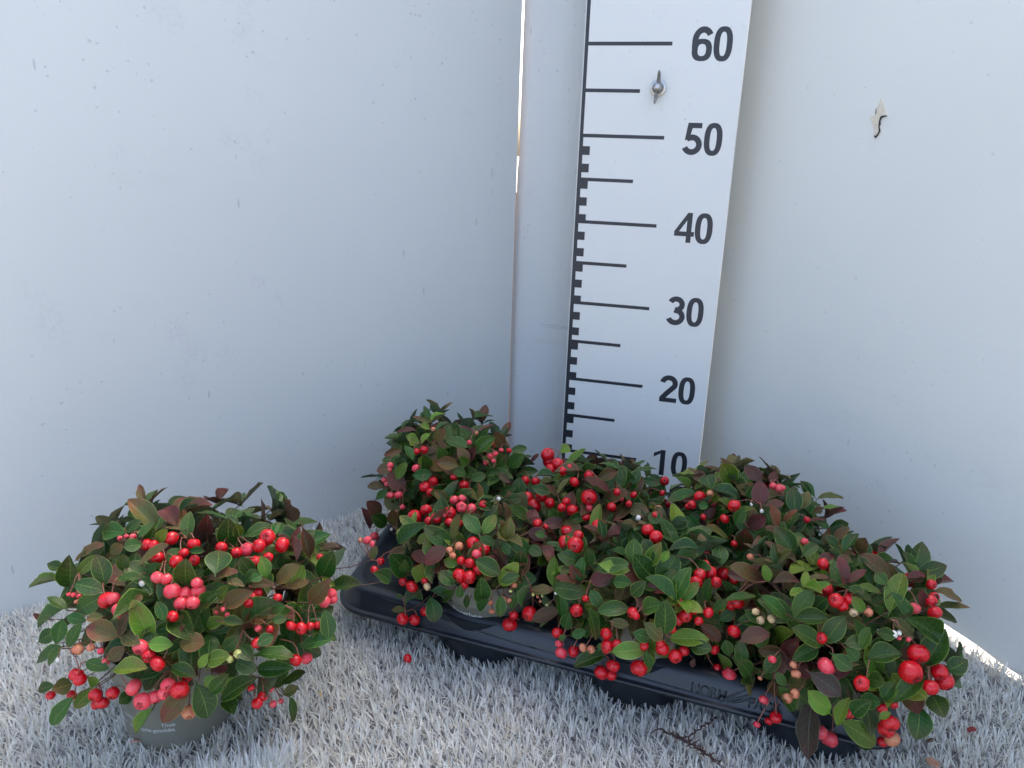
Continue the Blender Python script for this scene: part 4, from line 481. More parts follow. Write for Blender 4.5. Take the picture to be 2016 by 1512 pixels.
def turf_material(name, c0, c1, c2):
    m, nt, b = new_mat(name); g = NG(nt)
    at = g.n('ShaderNodeAttribute'); at.attribute_name = 'tone'
    sp = g.n('ShaderNodeSeparateColor'); g.l(at.outputs['Color'], sp.inputs[0])
    c = g.mix(sp.outputs[0], c0+(1,), c1+(1,))
    c = g.mix(g.math('MULTIPLY', g.math('GREATER_THAN', sp.outputs[1], .90), .6), c, c2+(1,))
    v = obj_vec(g)
    pa = g.ramp(g.noise(v, 9, 3, .6), .50, .72)
    c = g.mix(g.math('MULTIPLY', pa, .13), c, (.70,.63,.54,1))
    g.l(c, b.inputs['Base Color'])
    b.inputs['Roughness'].default_value = .45
    b.inputs['Specular IOR Level'].default_value = .35
    tr = g.n('ShaderNodeBsdfTranslucent'); g.l(c, tr.inputs['Color'])
    mx = g.n('ShaderNodeMixShader'); mx.inputs[0].default_value = .5
    g.l(b.outputs[0], mx.inputs[1]); g.l(tr.outputs[0], mx.inputs[2]); g.l(mx.outputs[0], nt.nodes['Material Output'].inputs['Surface'])
    return m
M_turf = turf_material('turf_blades', (.62,.62,.59), (.96,.96,.89), (.76,.69,.54))
M_fringe_sun = turf_material('turf_fringe_painted_sun', (.84,.85,.82), (.93,.93,.90), (.84,.82,.76))  # paler blades stand in for a patch of sun

def blades(name, px, py, pz, ln, lean, az, wid, mat, rng):
    """ribbons: 3 stations each, curved; numpy arrays in metres"""
    n = len(px)
    up = np.cos(lean)*ln; out = np.sin(lean)*ln
    dx, dy = np.cos(az), np.sin(az)
    tw = az + np.pi/2 + rng.uniform(-.9, .9, n)
    sx, sy = np.cos(tw)*wid/2, np.sin(tw)*wid/2
    bend = rng.uniform(.2, .5, n)
    V = np.zeros((n, 7, 3), dtype=np.float32)
    for i, (t, w) in enumerate(((0, 1.0), (.4, 1.0), (.75, .8))):
        o = out*(t*(1-bend)+bend*t*t)
        cx, cy, cz = px+dx*o, py+dy*o, pz+up*(t-.12*bend*t*t)
        V[:, 2*i] = np.stack((cx-sx*w, cy-sy*w, cz), 1)
        V[:, 2*i+1] = np.stack((cx+sx*w, cy+sy*w, cz), 1)
    V[:, 6] = np.stack((px+dx*out, py+dy*out, pz+up*(1-.12*bend)), 1)
    base = (np.arange(n)*7)[:, None]
    quads = np.concatenate([base+np.array([[0,1,3,2]]), base+np.array([[2,3,5,4]])], 1).reshape(-1)
    tris = (base+np.array([[4,5,6]])).reshape(-1)
    me = bpy.data.meshes.new(name)
    me.vertices.add(n*7); me.vertices.foreach_set('co', V.reshape(-1))
    nl = n*11
    me.loops.add(nl)
    loops = np.concatenate([quads.reshape(n, 8), tris.reshape(n, 3)], 1).reshape(-1)
    me.loops.foreach_set('vertex_index', loops.astype(np.int32))
    me.polygons.add(n*3)
    st = (np.arange(n)*11)[:, None]+np.array([[0,4,8]])
    me.polygons.foreach_set('loop_start', st.reshape(-1).astype(np.int32))
    me.polygons.foreach_set('loop_total', np.tile(np.array([4,4,3], dtype=np.int32), n))
    me.update(calc_edges=True)
    at = me.attributes.new('tone', 'FLOAT_COLOR', 'POINT')
    tone = np.ones((n, 7, 4), dtype=np.float32)
    tone[:, :, 0] = rng.uniform(0, 1, n)[:, None]
    tone[:, :, 1] = rng.uniform(0, 1, n)[:, None]
    at.data.foreach_set('color', tone.reshape(-1))
    me.materials.append(mat)
    o = bpy.data.objects.new(name, me); COL.objects.link(o)
    return o

rng = np.random.default_rng(4)
xs = []; ys = []
gx = np.arange(-.80, .95, .0075); gy = np.arange(-.80, .05, .0075)
for yv in gy:
    for xv in gx:
        x = xv+random.uniform(-.003, .003); y = yv+random.uniform(-.003, .003)
        # leave out what lies far outside the wedge
        if not in_front(x, y, .004): continue
        if abs(x-.1) > .50+(-y)*.35+.12: continue
        xs.append(x); ys.append(y)
xs = np.array(xs); ys = np.array(ys)
K = 10
px = np.repeat(xs, K); py = np.repeat(ys, K); n = len(px)
az = rng.uniform(0, 2*np.pi, n)
# pile direction drifts slowly over the mat
drift = .55*np.sin(px*19+1.3)+.5*np.cos(py*23)
lean = np.abs(rng.normal(.60, .30, n)).clip(0, 1.35)
az2 = az*.75+.25*(drift+4.2)
rr = rng.uniform(0, .0032, n)
ln = rng.uniform(.009, .0155, n)*(1+.12*np.sin(px*70)*np.cos(py*61))
turf = blades('artificial_turf', px+np.cos(az)*rr, py+np.sin(az)*rr, np.zeros(n)+.0066, ln, lean, az2, rng.uniform(.0010, .0016, n), M_turf, rng)
tag(turf, kind='stuff')

# the overlapping mat edge with longer blades beside the single pot, sunlight painted as paler colour
K = 1500
fa = rng.uniform(0, 1, K); fb = np.abs(rng.normal(0, 1, K))
fx = -.142+fa*.055+rng.normal(0, .003, K); fy = -.575+fa*.050-fb*.018+rng.normal(0, .004, K)
fr = blades('turf_edge_painted_sun', fx, fy, np.zeros(K)+.002, rng.uniform(.018, .034, K), np.abs(rng.normal(.45, .3, K)), rng.uniform(0, 2*np.pi, K), rng.uniform(.0012, .0020, K), M_fringe_sun, rng)
tag(fr, kind='stuff')

# ------------------------------------------------------------------ setting: walls
def slab(name, pts, th, mats, parent=None):
    """pts: (x, z) outline of the front face in local y=0, going back to y=th (metres)"""
    n = len(pts)
    vs = [(x, 0, z) for x, z in pts]+[(x, th, z) for x, z in pts]
    fs = [tuple(range(n)), tuple(range(2*n-1, n-1, -1))]
    for i in range(n):
        j = (i+1) % n
        fs.append((i, i+n, j+n, j))
    fm = [0, 0]+[1]*n
    o = mesh_obj(name, vs, fs, mats, parent, fmat=fm)
    bm = bmesh.new(); bm.from_mesh(o.data); bmesh.ops.recalc_face_normals(bm, faces=bm.faces); bm.to_mesh(o.data); bm.free()
    return o
lw = slab('white_wall', [(-1.25,.002),(.6240,.002),(.6240,1.05),(-1.25,1.05)], .018, [M_left, M_edge])
lw.location = LW0; lw.rotation_euler = (0,0,LWA)
tag(lw, 'broad white painted wall panel on the left, speckled with grey dirt', 'wall')
dw = slab('corner_panel', [(-.0931,.002),(.1782,.002),(.1782,1.05),(-.0906,1.05),(-.0910,.445),(-.0924,.43),(-.0931,.30)], .018, [M_diag, M_edge])
dw.location = (0, .068, 0)
tag(dw, 'narrow white panel across the corner, behind the measuring board', 'wall')
bt = slab('wooden_batten', [(-.112,.002),(-.0900,.002),(-.0895,.40),(-.112,.40)], .02, [M_edge, M_edge])
bt.location = (0, .085, 0)
bt.parent = dw; bt.location = (0, .030, 0)
rw = slab('white_wall', [(-.3590,.004),(-.10,.004),(-.07,.023),(-.015,.0195),(.03,.0150),(.055,.010),(.10,.006),(1.6,.004),(1.6,1.05),(-.3590,1.05)], .018, [M_right, M_edge])
rw.location = RW0; rw.rotation_euler = (0,0,RWA)
tag(rw, 'white painted wall panel on the right, with a flaked patch', 'wall')
# flaked filler patch on the right panel
pp = [(-17.02,51.64),(-17.21,51.29),(-17.22,50.97),(-17.43,50.78),(-17.35,50.33),(-17.43,50.11),(-17.89,50.07),(-17.79,49.68),(-17.39,49.1),(-17.15,48.57),(-17.14,48.25),(-16.89,48.09),(-16.68,48.21),(-16.55,48.64),(-16.74,49.1),(-16.76,49.61),(-16.67,50.1),(-16.09,50.05),(-16.44,50.63),(-16.74,51.28)]
po = slab('flaked_patch', [(x*CM, z*CM) for x, z in pp], .0012, [M_patch, M_patch], rw); po.location = (0, -.0010, 0)
cr = MB()
cp = [(-16.05,50.08),(-16.45,50.02),(-16.66,49.98),(-16.76,49.6),(-16.70,49.3),(-16.74,49.05),(-16.58,48.66),(-16.72,48.3),(-16.92,48.06),(-17.12,48.2)]
cr.tube([(x*CM, -.0012, z*CM) for x, z in cp], [.0003,.0009,.0011,.0007,.0010,.0006,.0009,.0008,.0012,.0005], 5)
cr.tube([(-17.40*CM,-.0012,50.8*CM),(-17.33*CM,-.0012,50.4*CM),(-17.36*CM,-.0012,50.2*CM)], [.0002,.0005,.0002], 5)
cr.build('crack', M_crack, rw)

# ------------------------------------------------------------------ the measuring board
ruler = empty('measuring_board', (0, 0, 0))
tag(ruler, 'tall white measuring board with black centimetre scale, from 10 up past 60, in the corner', 'ruler')
bm = bmesh.new()
bmesh.ops.create_cube(bm, size=1, matrix=Matrix.Translation((.0898, .002, .4075)) @ Matrix.Diagonal((.1796, .004, .810, 1)))
bmesh.ops.bevel(bm, geom=bm.edges[:], offset=.0006, segments=2, affect='EDGES')
me = bpy.data.meshes.new('board'); bm.to_mesh(me); bm.free(); me.materials.append(M_board)
bo = bpy.data.objects.new('board', me); COL.objects.link(bo); bo.parent = ruler
ZS = -2.5       # scale value to height above the turf backing, cm
def flat(name, polys, parent, mat=M_print, y0=-.00005):
    """thin printed polygons in the board's plane, cm, each a hair proud of the last"""
    vs = []; fs = []
    for i, P in enumerate(polys):
        y = y0-i*.00002; n0 = len(vs)
        vs += [(x*CM, y, z*CM) for x, z in P]
        if len(P) == 4 or not isinstance(P, list): fs.append(tuple(range(n0, n0+len(P))))
        else: fs.append(tuple(range(n0, n0+len(P))))
    return mesh_obj(name, vs, fs, [mat], parent)
def rect(x0, x1, z0, z1): return [(x0,z0),(x1,z0),(x1,z1),(x0,z1)]
flat('scale_band', [rect(.10,.56,.6,50.2+ZS), rect(.10,.52,50.2+ZS,81.0)], ruler)
for z in range(5, 85, 5):
    if z <= 50: x1 = 9.99 if z % 10 == 0 else 6.80
    else: x1 = 9.99 if z % 10 == 0 else 6.80
    flat('tick_mark', [rect(.50, x1, z-.20+ZS, z+.20+ZS)], ruler, y0=-.00014)
for z in range(10, 51, 10):
    for a, b in ((1.2,2.2),(3.2,4.2),(5.0,6.1),(7.1,8.1),(9.1,9.95)):
        zb, zt = z-b+ZS, z-a+ZS
        if zt < .4: continue
        flat('scale_block', [rect(.50, 1.42, max(.3, zb), zt)], ruler, y0=-.00020)

def arc(cx, cz, rx, rz, a0, a1, n=22):
    return [(cx+rx*math.cos(R(a0+(a1-a0)*i/n)), cz+rz*math.sin(R(a0+(a1-a0)*i/n))) for i in range(n+1)]
def stroke_quads(path, w):
    P = [Vector(p) for p in path]; L = []; Rr = []
    for i, p in enumerate(P):
        t = (P[min(i+1, len(P)-1)]-P[max(i-1, 0)]).normalized(); nn = Vector((-t.y, t.x))
        L.append(p+nn*w/2); Rr.append(p-nn*w/2)
    return [[tuple(L[i]), tuple(L[i+1]), tuple(Rr[i+1]), tuple(Rr[i])] for i in range(len(P)-1)]
def ring_quads(cx, cz, a, b, tx, tz, n=40):
    sup = lambda c: math.copysign(abs(c)**.80, c)
    o = [(cx+a*sup(math.cos(2*math.pi*i/n)), cz+b*sup(math.sin(2*math.pi*i/n))) for i in range(n)]
    q = [(cx+(a-tx)*sup(math.cos(2*math.pi*i/n)), cz+(b-tz)*sup(math.sin(2*math.pi*i/n))) for i in range(n)]
    return [[o[i], o[(i+1) % n], q[(i+1) % n], q[i]] for i in range(n)]
W_ = .186
def glyph(d):
    """list of layers; each layer a list of polygons that do not overlap"""
    if d == '0': return [ring_quads(.340,.5,.288,.512,.180,.158)]
    if d == '1': return [[[(.26,0),(.44,0),(.44,1),(.26,1)]], [[(.30,1),(.27,.86),(.02,.70),(.02,.86),(.17,.93)]]]
    if d == '2': return [stroke_quads(arc(.315,.705,.225,.215,172,-28)+[(.42,.50),(.27,.34),(.12,.15),(.10,.10)], W_), [[(.02,0),(.63,0),(.63,.165),(.02,.165)]]]
    if d == '3': return [stroke_quads(arc(.30,.725,.205,.192,158,-90)[:-1]+[(.27,.535)], W_), stroke_quads([(.26,.530)]+arc(.305,.295,.235,.215,88,-160), W_)]
    if d == '4': return [[[(.40,0),(.565,0),(.565,1),(.40,1)]], [[(0,.215),(.66,.215),(.66,.37),(0,.37)]], [[(0,.37),(.16,.37),(.41,.76),(.41,1)]]]
    if d == '5': return [[[(.14,.835),(.58,.835),(.58,1),(.14,1)]], [[(.06,.45),(.20,.47),(.285,.84),(.13,.99)]], stroke_quads([(.13,.50)]+arc(.295,.315,.235,.232,118,-158), W_)]
    if d == '6': return [ring_quads(.325,.322,.312,.330,.182,.152), stroke_quads(arc(.345,.60,.245,.320,32,178)+[(.098,.45),(.11,.30)], W_)]
    if d == '7': return [[[(.04,.835),(.61,.835),(.61,1),(.04,1)]], stroke_quads([(.53,.88),(.36,.58),(.27,.30),(.25,0)], W_)]
    if d == '8': return [ring_quads(.32,.735,.285,.275,.165,.14), ring_quads(.32,.29,.315,.30,.172,.15)]
    if d == '9': return [ring_quads(.315,.678,.312,.330,.182,.152), stroke_quads([(1-.36-x, 1-z) for x, z in arc(.345,.60,.245,.320,32,178)+[(.098,.45),(.11,.30)]], W_)]
def number(txt, x, zc, h=3.48, adv=.625):
    vs = []; fs = []; k = 0
    for i, ch in enumerate(txt):
        for layer in glyph(ch):
            y = -.00005-k*.00003; k += 1
            for P in layer:
                n0 = len(vs)
                vs += [((x+(px_+i*adv)*h)*CM, y, (zc+(pz_-.5)*h)*CM) for px_, pz_ in P]
                fs.append(tuple(range(n0, n0+len(P))))
    return mesh_obj('numeral', vs, fs, [M_print], ruler)
for z in range(10, 81, 10):
    number(str(z), 12.12, z+.02+ZS-.02*(z/10-3))
number('5', 14.27, 5.35+ZS)

# wing nut on the board
wn_ = empty('wing_nut', (.0883, 0, .5284)); wn_.parent = ruler
mb = MB(); mb.lathe([(0,0),(.0072,0),(.0075,.0004),(.0075,.0012),(.0070,.0015),(0,.0015)], 28)
w = mb.build('washer', M_zinc, wn_, True); w.rotation_euler = (R(90),0,0)
mb = MB(); mb.lathe([(.0052,.0015),(.0055,.003),(.0048,.0075),(.0040,.0095),(.0030,.0098),(0,.0098)], 24)
for s_ in (1, -1):
    # a wing: flattened tapering blade rising outwards
    pts = [(0,0,0)]
    vs = []; secs = []
    for i in range(8):
        t = i/7
        y = s_*(.003+.0115*t); z = .004+.0085*t**1.3
        wx = .0022*(1-.45*t)*(1 if i < 7 else .5); hz = .0032*(1-.15*t)*(1 if i < 7 else .6)
        ring = []
        for k in range(10):
            a = 2*math.pi*k/10
            ring.append((wx*math.cos(a), y, z+hz*math.sin(a)))
        secs.append(ring)
    vv = [p for r_ in secs for p in r_]; ff = []
    for i in range(7):
        for k in range(10): ff.append((i*10+k, i*10+(k+1) % 10, (i+1)*10+(k+1) % 10, (i+1)*10+k))
    ff.append(tuple(range(70, 80)))
    mb.add(vv, ff)
h = mb.build('wings', M_zincd, wn_, True); h.rotation_euler = (R(90), R(4), 0)
mb = MB(); mb.lathe([(.0030,.009),(.0031,.0118),(.0026,.0126),(0,.0128)], 20)
b_ = mb.build('bolt_end', M_zinc, wn_, True); b_.rotation_euler = (R(90),0,0)
wn_.scale = (1.22, 1.22, 1.22)
mb = MB(); mb.box((.078,.0045,.50),(.098,.0675,.555)); mb.box((.078,.0045,.05),(.098,.0675,.10))
mb.build('spacer_block', M_board, ruler)

# ------------------------------------------------------------------ the tray
FL, FR, BR, BL = Vector((-.1405,-.3765)), Vector((.3545,-.4160)), Vector((.357,-.100)), Vector((-.1690,-.078))
def rquad(inset, rad, n=8):
    cs = [FL, FR, BR, BL]; out = []
    cc = sum(cs, Vector((0,0)))/4
    for i in range(4):
        p, a, b = cs[i], cs[i-1], cs[(i+1) % 4]
        da = (a-p).normalized(); db = (b-p).normalized()
        c0 = p+(da+db)*inset
        r_ = max(rad, .002)
        c1 = c0+(da+db)*r_
        for k in range(n+1):
            t = k/n
            s0 = -db*r_; e0 = -da*r_
            an = t*math.pi/2
            out.append(c1+s0*math.cos(an)*1.0+e0*math.sin(an))
    return out
tray = empty('plant_tray', (.09, -.25, 0))
tag(tray, 'dark blue-black plastic plant tray carrying six pots in front of the measuring board', 'tray')
def at_tray(o):
    o.parent = tray; o.matrix_parent_inverse = Matrix.Translation((-.09, .25, 0)); return o
rings = [(.0030,.0365,.030),(.0000,.0370,.033),(.0000,.0398,.033),(.0010,.0406,.032),(.0034,.0404,.030),(.0044,.0412,.029),(.0070,.0480,.027),(.0098,.0545,.025),(.0125,.0578,.023),(.0165,.0592,.021),(.0215,.0590,.019),(.0245,.0578,.017),(.031,.0575,.012)]
vs = []; fs = []; m = None
for ins, z, rd in rings:
    P = rquad(ins, rd)
    # more stations on the long sides
    Q = []
    for i in range(len(P)):
        a, b = P[i], P[(i+1) % len(P)]
        k = max(1, int((b-a).length/.012))
        K2 = 1 if (b-a).length < .05 else 24
        for j in range(K2): Q.append(a.lerp(b, j/K2))
    if m is None: m = len(Q)
    vs += [(p.x, p.y, z) for p in Q[:m]]
for i in range(len(rings)-1):
    for k in range(m):
        fs.append((i*m+k, i*m+(k+1) % m, (i+1)*m+(k+1) % m, (i+1)*m+k))
fs.append(tuple(range((len(rings)-1)*m, len(rings)*m)))
# underside inner wall so that the shell has thickness
n0 = len(vs)
for ins, z, rd in [(.0055,.0372,.028),(.0110,.050,.023),(.016,.0555,.02)]:
    P = rquad(ins, rd); Q = []
    for i in range(len(P)):
        a, b = P[i], P[(i+1) % len(P)]
        K2 = 1 if (b-a).length < .05 else 24
        for j in range(K2): Q.append(a.lerp(b, j/K2))
    vs += [(p.x, p.y, z) for p in Q[:m]]
for k in range(m): fs.append((n0+k, n0+(k+1) % m, (k+1) % m, k))
for i in range(2):
    for k in range(m): fs.append((n0+(i+1)*m+k, n0+(i+1)*m+(k+1) % m, n0+i*m+(k+1) % m, n0+i*m+k))
at_tray(mesh_obj('tray_shell', vs, fs, [M_tray], None, True))
fd = (FR-FL).normalized(); fnrm = Vector((fd.y, -fd.x))      # outwards at the front
slope = math.atan2(.0065+.0068, .0070-.0044+.0028)
def skirt_pt(t, h_):
    """t metres along the front from the left corner, h_ 0..1 up the skirt"""
    ins = .0044+(.0098-.0044)*h_; z = .0412+(.0545-.0412)*h_
    p = FL+fd*t-fnrm*ins
    return Vector((p.x, p.y, z))
sk_n = Vector((fnrm.x*.926, fnrm.y*.926, .376))
# wavy raised bead on the front skirt
for (t0, t1, h0, h1) in ((.05,.20,.98,.35),(.20,.36,.35,.15)):
    mb = MB(); pts = []
    for i in range(26):
        s_ = i/25
        e = s_*s_*(3-2*s_)
        pts.append(skirt_pt(t0+(t1-t0)*s_, h0+(h1-h0)*e)+sk_n*.0001)
    mb.tube(pts, .0007, 6)
    at_tray(mb.build('bead', M_tray, None, True))
# faint ribs across the bare left end of the deck
for k, yy in enumerate((.035,.085,.13)):
    mb = MB(); a = FL+Vector((.022,yy)); b = FL+Vector((.10,yy-.006))
    mb.tube([(a.x,a.y,.0574),(b.x,b.y,.0574)], .0007, 6)
    at_tray(mb.build('rib', M_tray, None, True))
def text_mesh(body, size, offset=0.0):
    cu = bpy.data.curves.new('t', 'FONT'); cu.body = body; cu.size = size; cu.extrude = 0; cu.offset = offset
    cu.resolution_u = 3
    o = bpy.data.objects.new('t', cu); COL.objects.link(o)
    dg = bpy.context.evaluated_depsgraph_get()
    me = bpy.data.meshes.new_from_object(o.evaluated_get(dg))
    bpy.data.objects.remove(o)
    return me
def emboss(body, t0, size, h0, sx=1.0):
    me = text_mesh(body, size, size*.02)
    bm = bmesh.new(); bm.from_mesh(me)
    bmesh.ops.remove_doubles(bm, verts=bm.verts, dist=1e-6)
    r_ = bmesh.ops.extrude_face_region(bm, geom=bm.faces[:])
    top = [e for e in r_['geom'] if isinstance(e, bmesh.types.BMVert)]
    for v_ in top: v_.co.z += .0006
    p0, p1 = skirt_pt(0, h0), skirt_pt(0, h0+.5)
    upv = (p1-p0).normalized()
    for v_ in bm.verts:
        q = skirt_pt(t0+v_.co.x*sx, h0)+upv*v_.co.y+sk_n*(v_.co.z-.00005)
        v_.co = q
    bmesh.ops.recalc_face_normals(bm, faces=bm.faces)
    me2 = bpy.data.meshes.new('embossed_lettering'); bm.to_mesh(me2); bm.free(); me2.materials.append(M_tray)
    o = bpy.data.objects.new('embossed_lettering', me2); COL.objects.link(o); at_tray(o)
emboss('NORM', .336, .0112, .16, .86)
emboss('PACK', .381, .0112, .16, .86)
for k, (dx0, cur) in enumerate(((0, 1), (.006, .8), (.011, .6))):     # the leaf emblem between the words
    mb = MB(); pts = []
    for i in range(14):
        s_ = i/13
        pts.append(skirt_pt(.366+dx0*.8-.006*(1-s_)+.012*s_*s_, .05+.95*s_**1.5*cur+.05*k)+sk_n*.0002)
    mb.tube(pts, [.0003+.0008*math.sin(math.pi*i/13) for i in range(14)], 6)
    at_tray(mb.build('embossed_emblem', M_tray, None, True))

mb = MB(); rc = random.Random(12)
for _ in range(170):
    t_ = rc.random(); q_ = rc.random()**1.5
    a_ = FL.lerp(FR, .02+.96*t_)+Vector((.02,.03))+Vector((-.02*q_, .02+.16*q_))
    s_ = rc.uniform(.0002, .0007); z_ = .0578
    mb.add([(a_.x-s_, a_.y, z_), (a_.x, a_.y-s_*.8, z_), (a_.x+s_*.9, a_.y+s_*.2, z_), (a_.x, a_.y+s_, z_), (a_.x, a_.y, z_+s_)], [(0,1,4),(1,2,4),(2,3,4),(3,0,4)])
cb = at_tray(mb.build('compost_crumbs', plain('crumb_pale', (.20,.17,.14), .9, var=.6, vscale=400))); tag(cb, kind='stuff')
POTS = {'A':(-.072,-.214),'B':(.003,-.332),'C':(.083,-.225),'D':(.149,-.345),'E':(.224,-.236),'F':(.293,-.358),'L':(-.199,-.514)}
for k, (x, y) in POTS.items():
    if k == 'L': continue
    mb = MB()
    mb.lathe([(.052,.0565),(.050,.050),(.0480,.030),(.0455,.012),(.0435,.0055),(.041,.0035),(0,.0035)], 40, (x, y, 0))
    o = at_tray(mb.build('pot_cup', M_tray, None, True))

# ------------------------------------------------------------------ leaf and berry meshes
def leaf_mesh(idx, rnd):
    NV, NU = 10, 3
    p = rnd.uniform(.86, 1.22); q = rnd.choice((rnd.uniform(.52, .66), rnd.uniform(.66, .95)))
    fold = rnd.choice((rnd.uniform(.08, .3), rnd.uniform(.3, .75))); curl = rnd.uniform(-.12, .42); sway = rnd.uniform(-.06, .06); wav = rnd.uniform(0, .035)
    ph = rnd.uniform(0, 6)
    ns = [0, .03, .09, .20, .34, .49, .64, .78, .89, .965, 1.0]
    vs = []; uv = []; fs = []
    # petiole
    for v_, w_ in ((-.10, .012), (-.02, .016)):
        for u in (-1, -.5, 0, .5, 1, ): pass
    cols = [-1, -.93, -.5, 0, .5, .93, 1]
    for v_ in [-.12]+ns:
        if v_ < 0: hw = .018
        elif v_ == 0: hw = .03
        elif v_ == 1.0: hw = .012
        else: hw = .5*max(.05, math.sin(math.pi*min(1, max(0, v_))**p))**q
        for u in cols:
            x = u*hw+sway*math.sin(math.pi*max(0, v_))
            z = fold*abs(u)*hw*1.0-curl*(max(0, v_)**2)*.5+wav*math.sin(ph+v_*17)*abs(u)
            z -= .05*(u*u)*hw
            vs.append((x, v_, z)); uv.append((.5+u*.5, max(0, v_)))
    m_ = len(cols); rows = len(ns)+1
    for i in range(rows-1):
        for j in range(m_-1):
            fs.append((i*m_+j, i*m_+j+1, (i+1)*m_+j+1, (i+1)*m_+j))
    me = bpy.data.meshes.new('leaf_%d' % idx)
    me.from_pydata(vs, [], fs)
    ul = me.uv_layers.new(name='UVMap')
    for lp in me.loops: ul.data[lp.index].uv = uv[lp.vertex_index]
    me.polygons.foreach_set('use_smooth', [True]*len(me.polygons))
    me.materials.append(LEAF['g'])
    me.update()
    return me
rl = random.Random(3)
LM = [leaf_mesh(i, rl) for i in range(28)]

def berry_mesh(idx, rnd, kind):
    """unit radius; stalk at +z, calyx opening at -z"""
    NA, NP = 20, 12
    lob = rnd.uniform(.0, .05); ob = rnd.uniform(.86, .98); ph = rnd.uniform(0, 6)
    if kind == 'W': ob = 1.35; lob = .03
    vs = []; fs = []; fm = []
    for i in range(NP+1):
        t = math.pi*i/NP
        for k in range(NA):
            a = 2*math.pi*k/NA
            r_ = 1+lob*math.cos(5*a+ph)*math.sin(t)+.02*math.sin(2*a+ph)*math.sin(t)
            x = r_*math.sin(t)*math.cos(a); y = r_*math.sin(t)*math.sin(a); z = ob*r_*math.cos(t)
            z -= .16*math.exp(-(t/.35)**2)*ob
            z += .22*math.exp(-((math.pi-t)/.30)**2)*ob*(1+.5*math.cos(5*a+ph))
            vs.append((x, y, z))
    for i in range(NP):
        for k in range(NA):
            fs.append((i*NA+k, (i+1)*NA+k, (i+1)*NA+(k+1) % NA, i*NA+(k+1) % NA)); fm.append(0)
    # five calyx tips round the opening
    for k in range(5):
        a = 2*math.pi*(k+.5)/5-ph/5
        n0 = len(vs); ca, sa = math.cos(a), math.sin(a)
        z0 = -ob*.90
        vs += [(.36*ca-.11*sa, .36*sa+.11*ca, z0-.03), (.36*ca+.11*sa, .36*sa-.11*ca, z0-.03), (.10*ca, .10*sa, z0-.10), (.30*ca, .30*sa, z0+.10)]
        fs += [(n0, n0+1, n0+2), (n0, n0+2, n0+3), (n0+1, n0+3, n0+2)]; fm += [1, 1, 1]
    me = bpy.data.meshes.new('berry_%s_%d' % (kind, idx))
    me.from_pydata(vs, [], fs)
    me.materials.append(BERRY[kind]); me.materials.append(M_calyx)
    me.polygons.foreach_set('material_index', fm)
    me.polygons.foreach_set('use_smooth', [True]*len(me.polygons))
    me.update()
    return me
BM = {k: [berry_mesh(i, rl, k) for i in range(3)] for k in BERRY}

# ------------------------------------------------------------------ potted plants
parse = lambda T: {ln.split(' ')[0]: [it.split(',') for it in ln.split(' ')[1:] if it] for ln in T.strip().splitlines()}
BER = parse(BERRIES); LEA = parse(LEAVES)
CAMP = Vector((18.52, -94.23, 45.92))

def put_leaf(parent, inv, base, axis, normal, length, width, kind, rnd):
    a = axis.normalized(); s_ = a.cross(normal)
    if s_.length < 1e-4: s_ = a.orthogonal()
    s_.normalize(); nn = s_.cross(a)
    o = bpy.data.objects.new('leaf', rnd.choice(LM))
    o.material_slots[0].link = 'OBJECT'; o.material_slots[0].material = LEAF[kind]
    M = Matrix(((s_.x, a.x, nn.x), (s_.y, a.y, nn.y), (s_.z, a.z, nn.z)))
    M = M @ Matrix.Diagonal((width, length, length))
    o.matrix_world = Matrix.Translation(base-inv) @ M.to_4x4()
    o.parent = parent
    COL.objects.link(o)
    return o

def rot_to(axis, spin):
    q = axis.to_track_quat('Z', 'Y').to_matrix()
    return q @ Matrix.Rotation(spin, 3, 'Z')

def put_berry(parent, inv, P, Rr, kind, calyx, rnd):
    o = bpy.data.objects.new('flower' if kind == 'W' else 'berry', rnd.choice(BM[kind]))
    M = rot_to(-calyx, rnd.uniform(0, 6)) @ Matrix.Diagonal((Rr, Rr, Rr*rnd.uniform(.94, 1.04)))
    o.matrix_world = Matrix.Translation(P-inv) @ M.to_4x4()
    o.parent = parent; COL.objects.link(o)
    return o

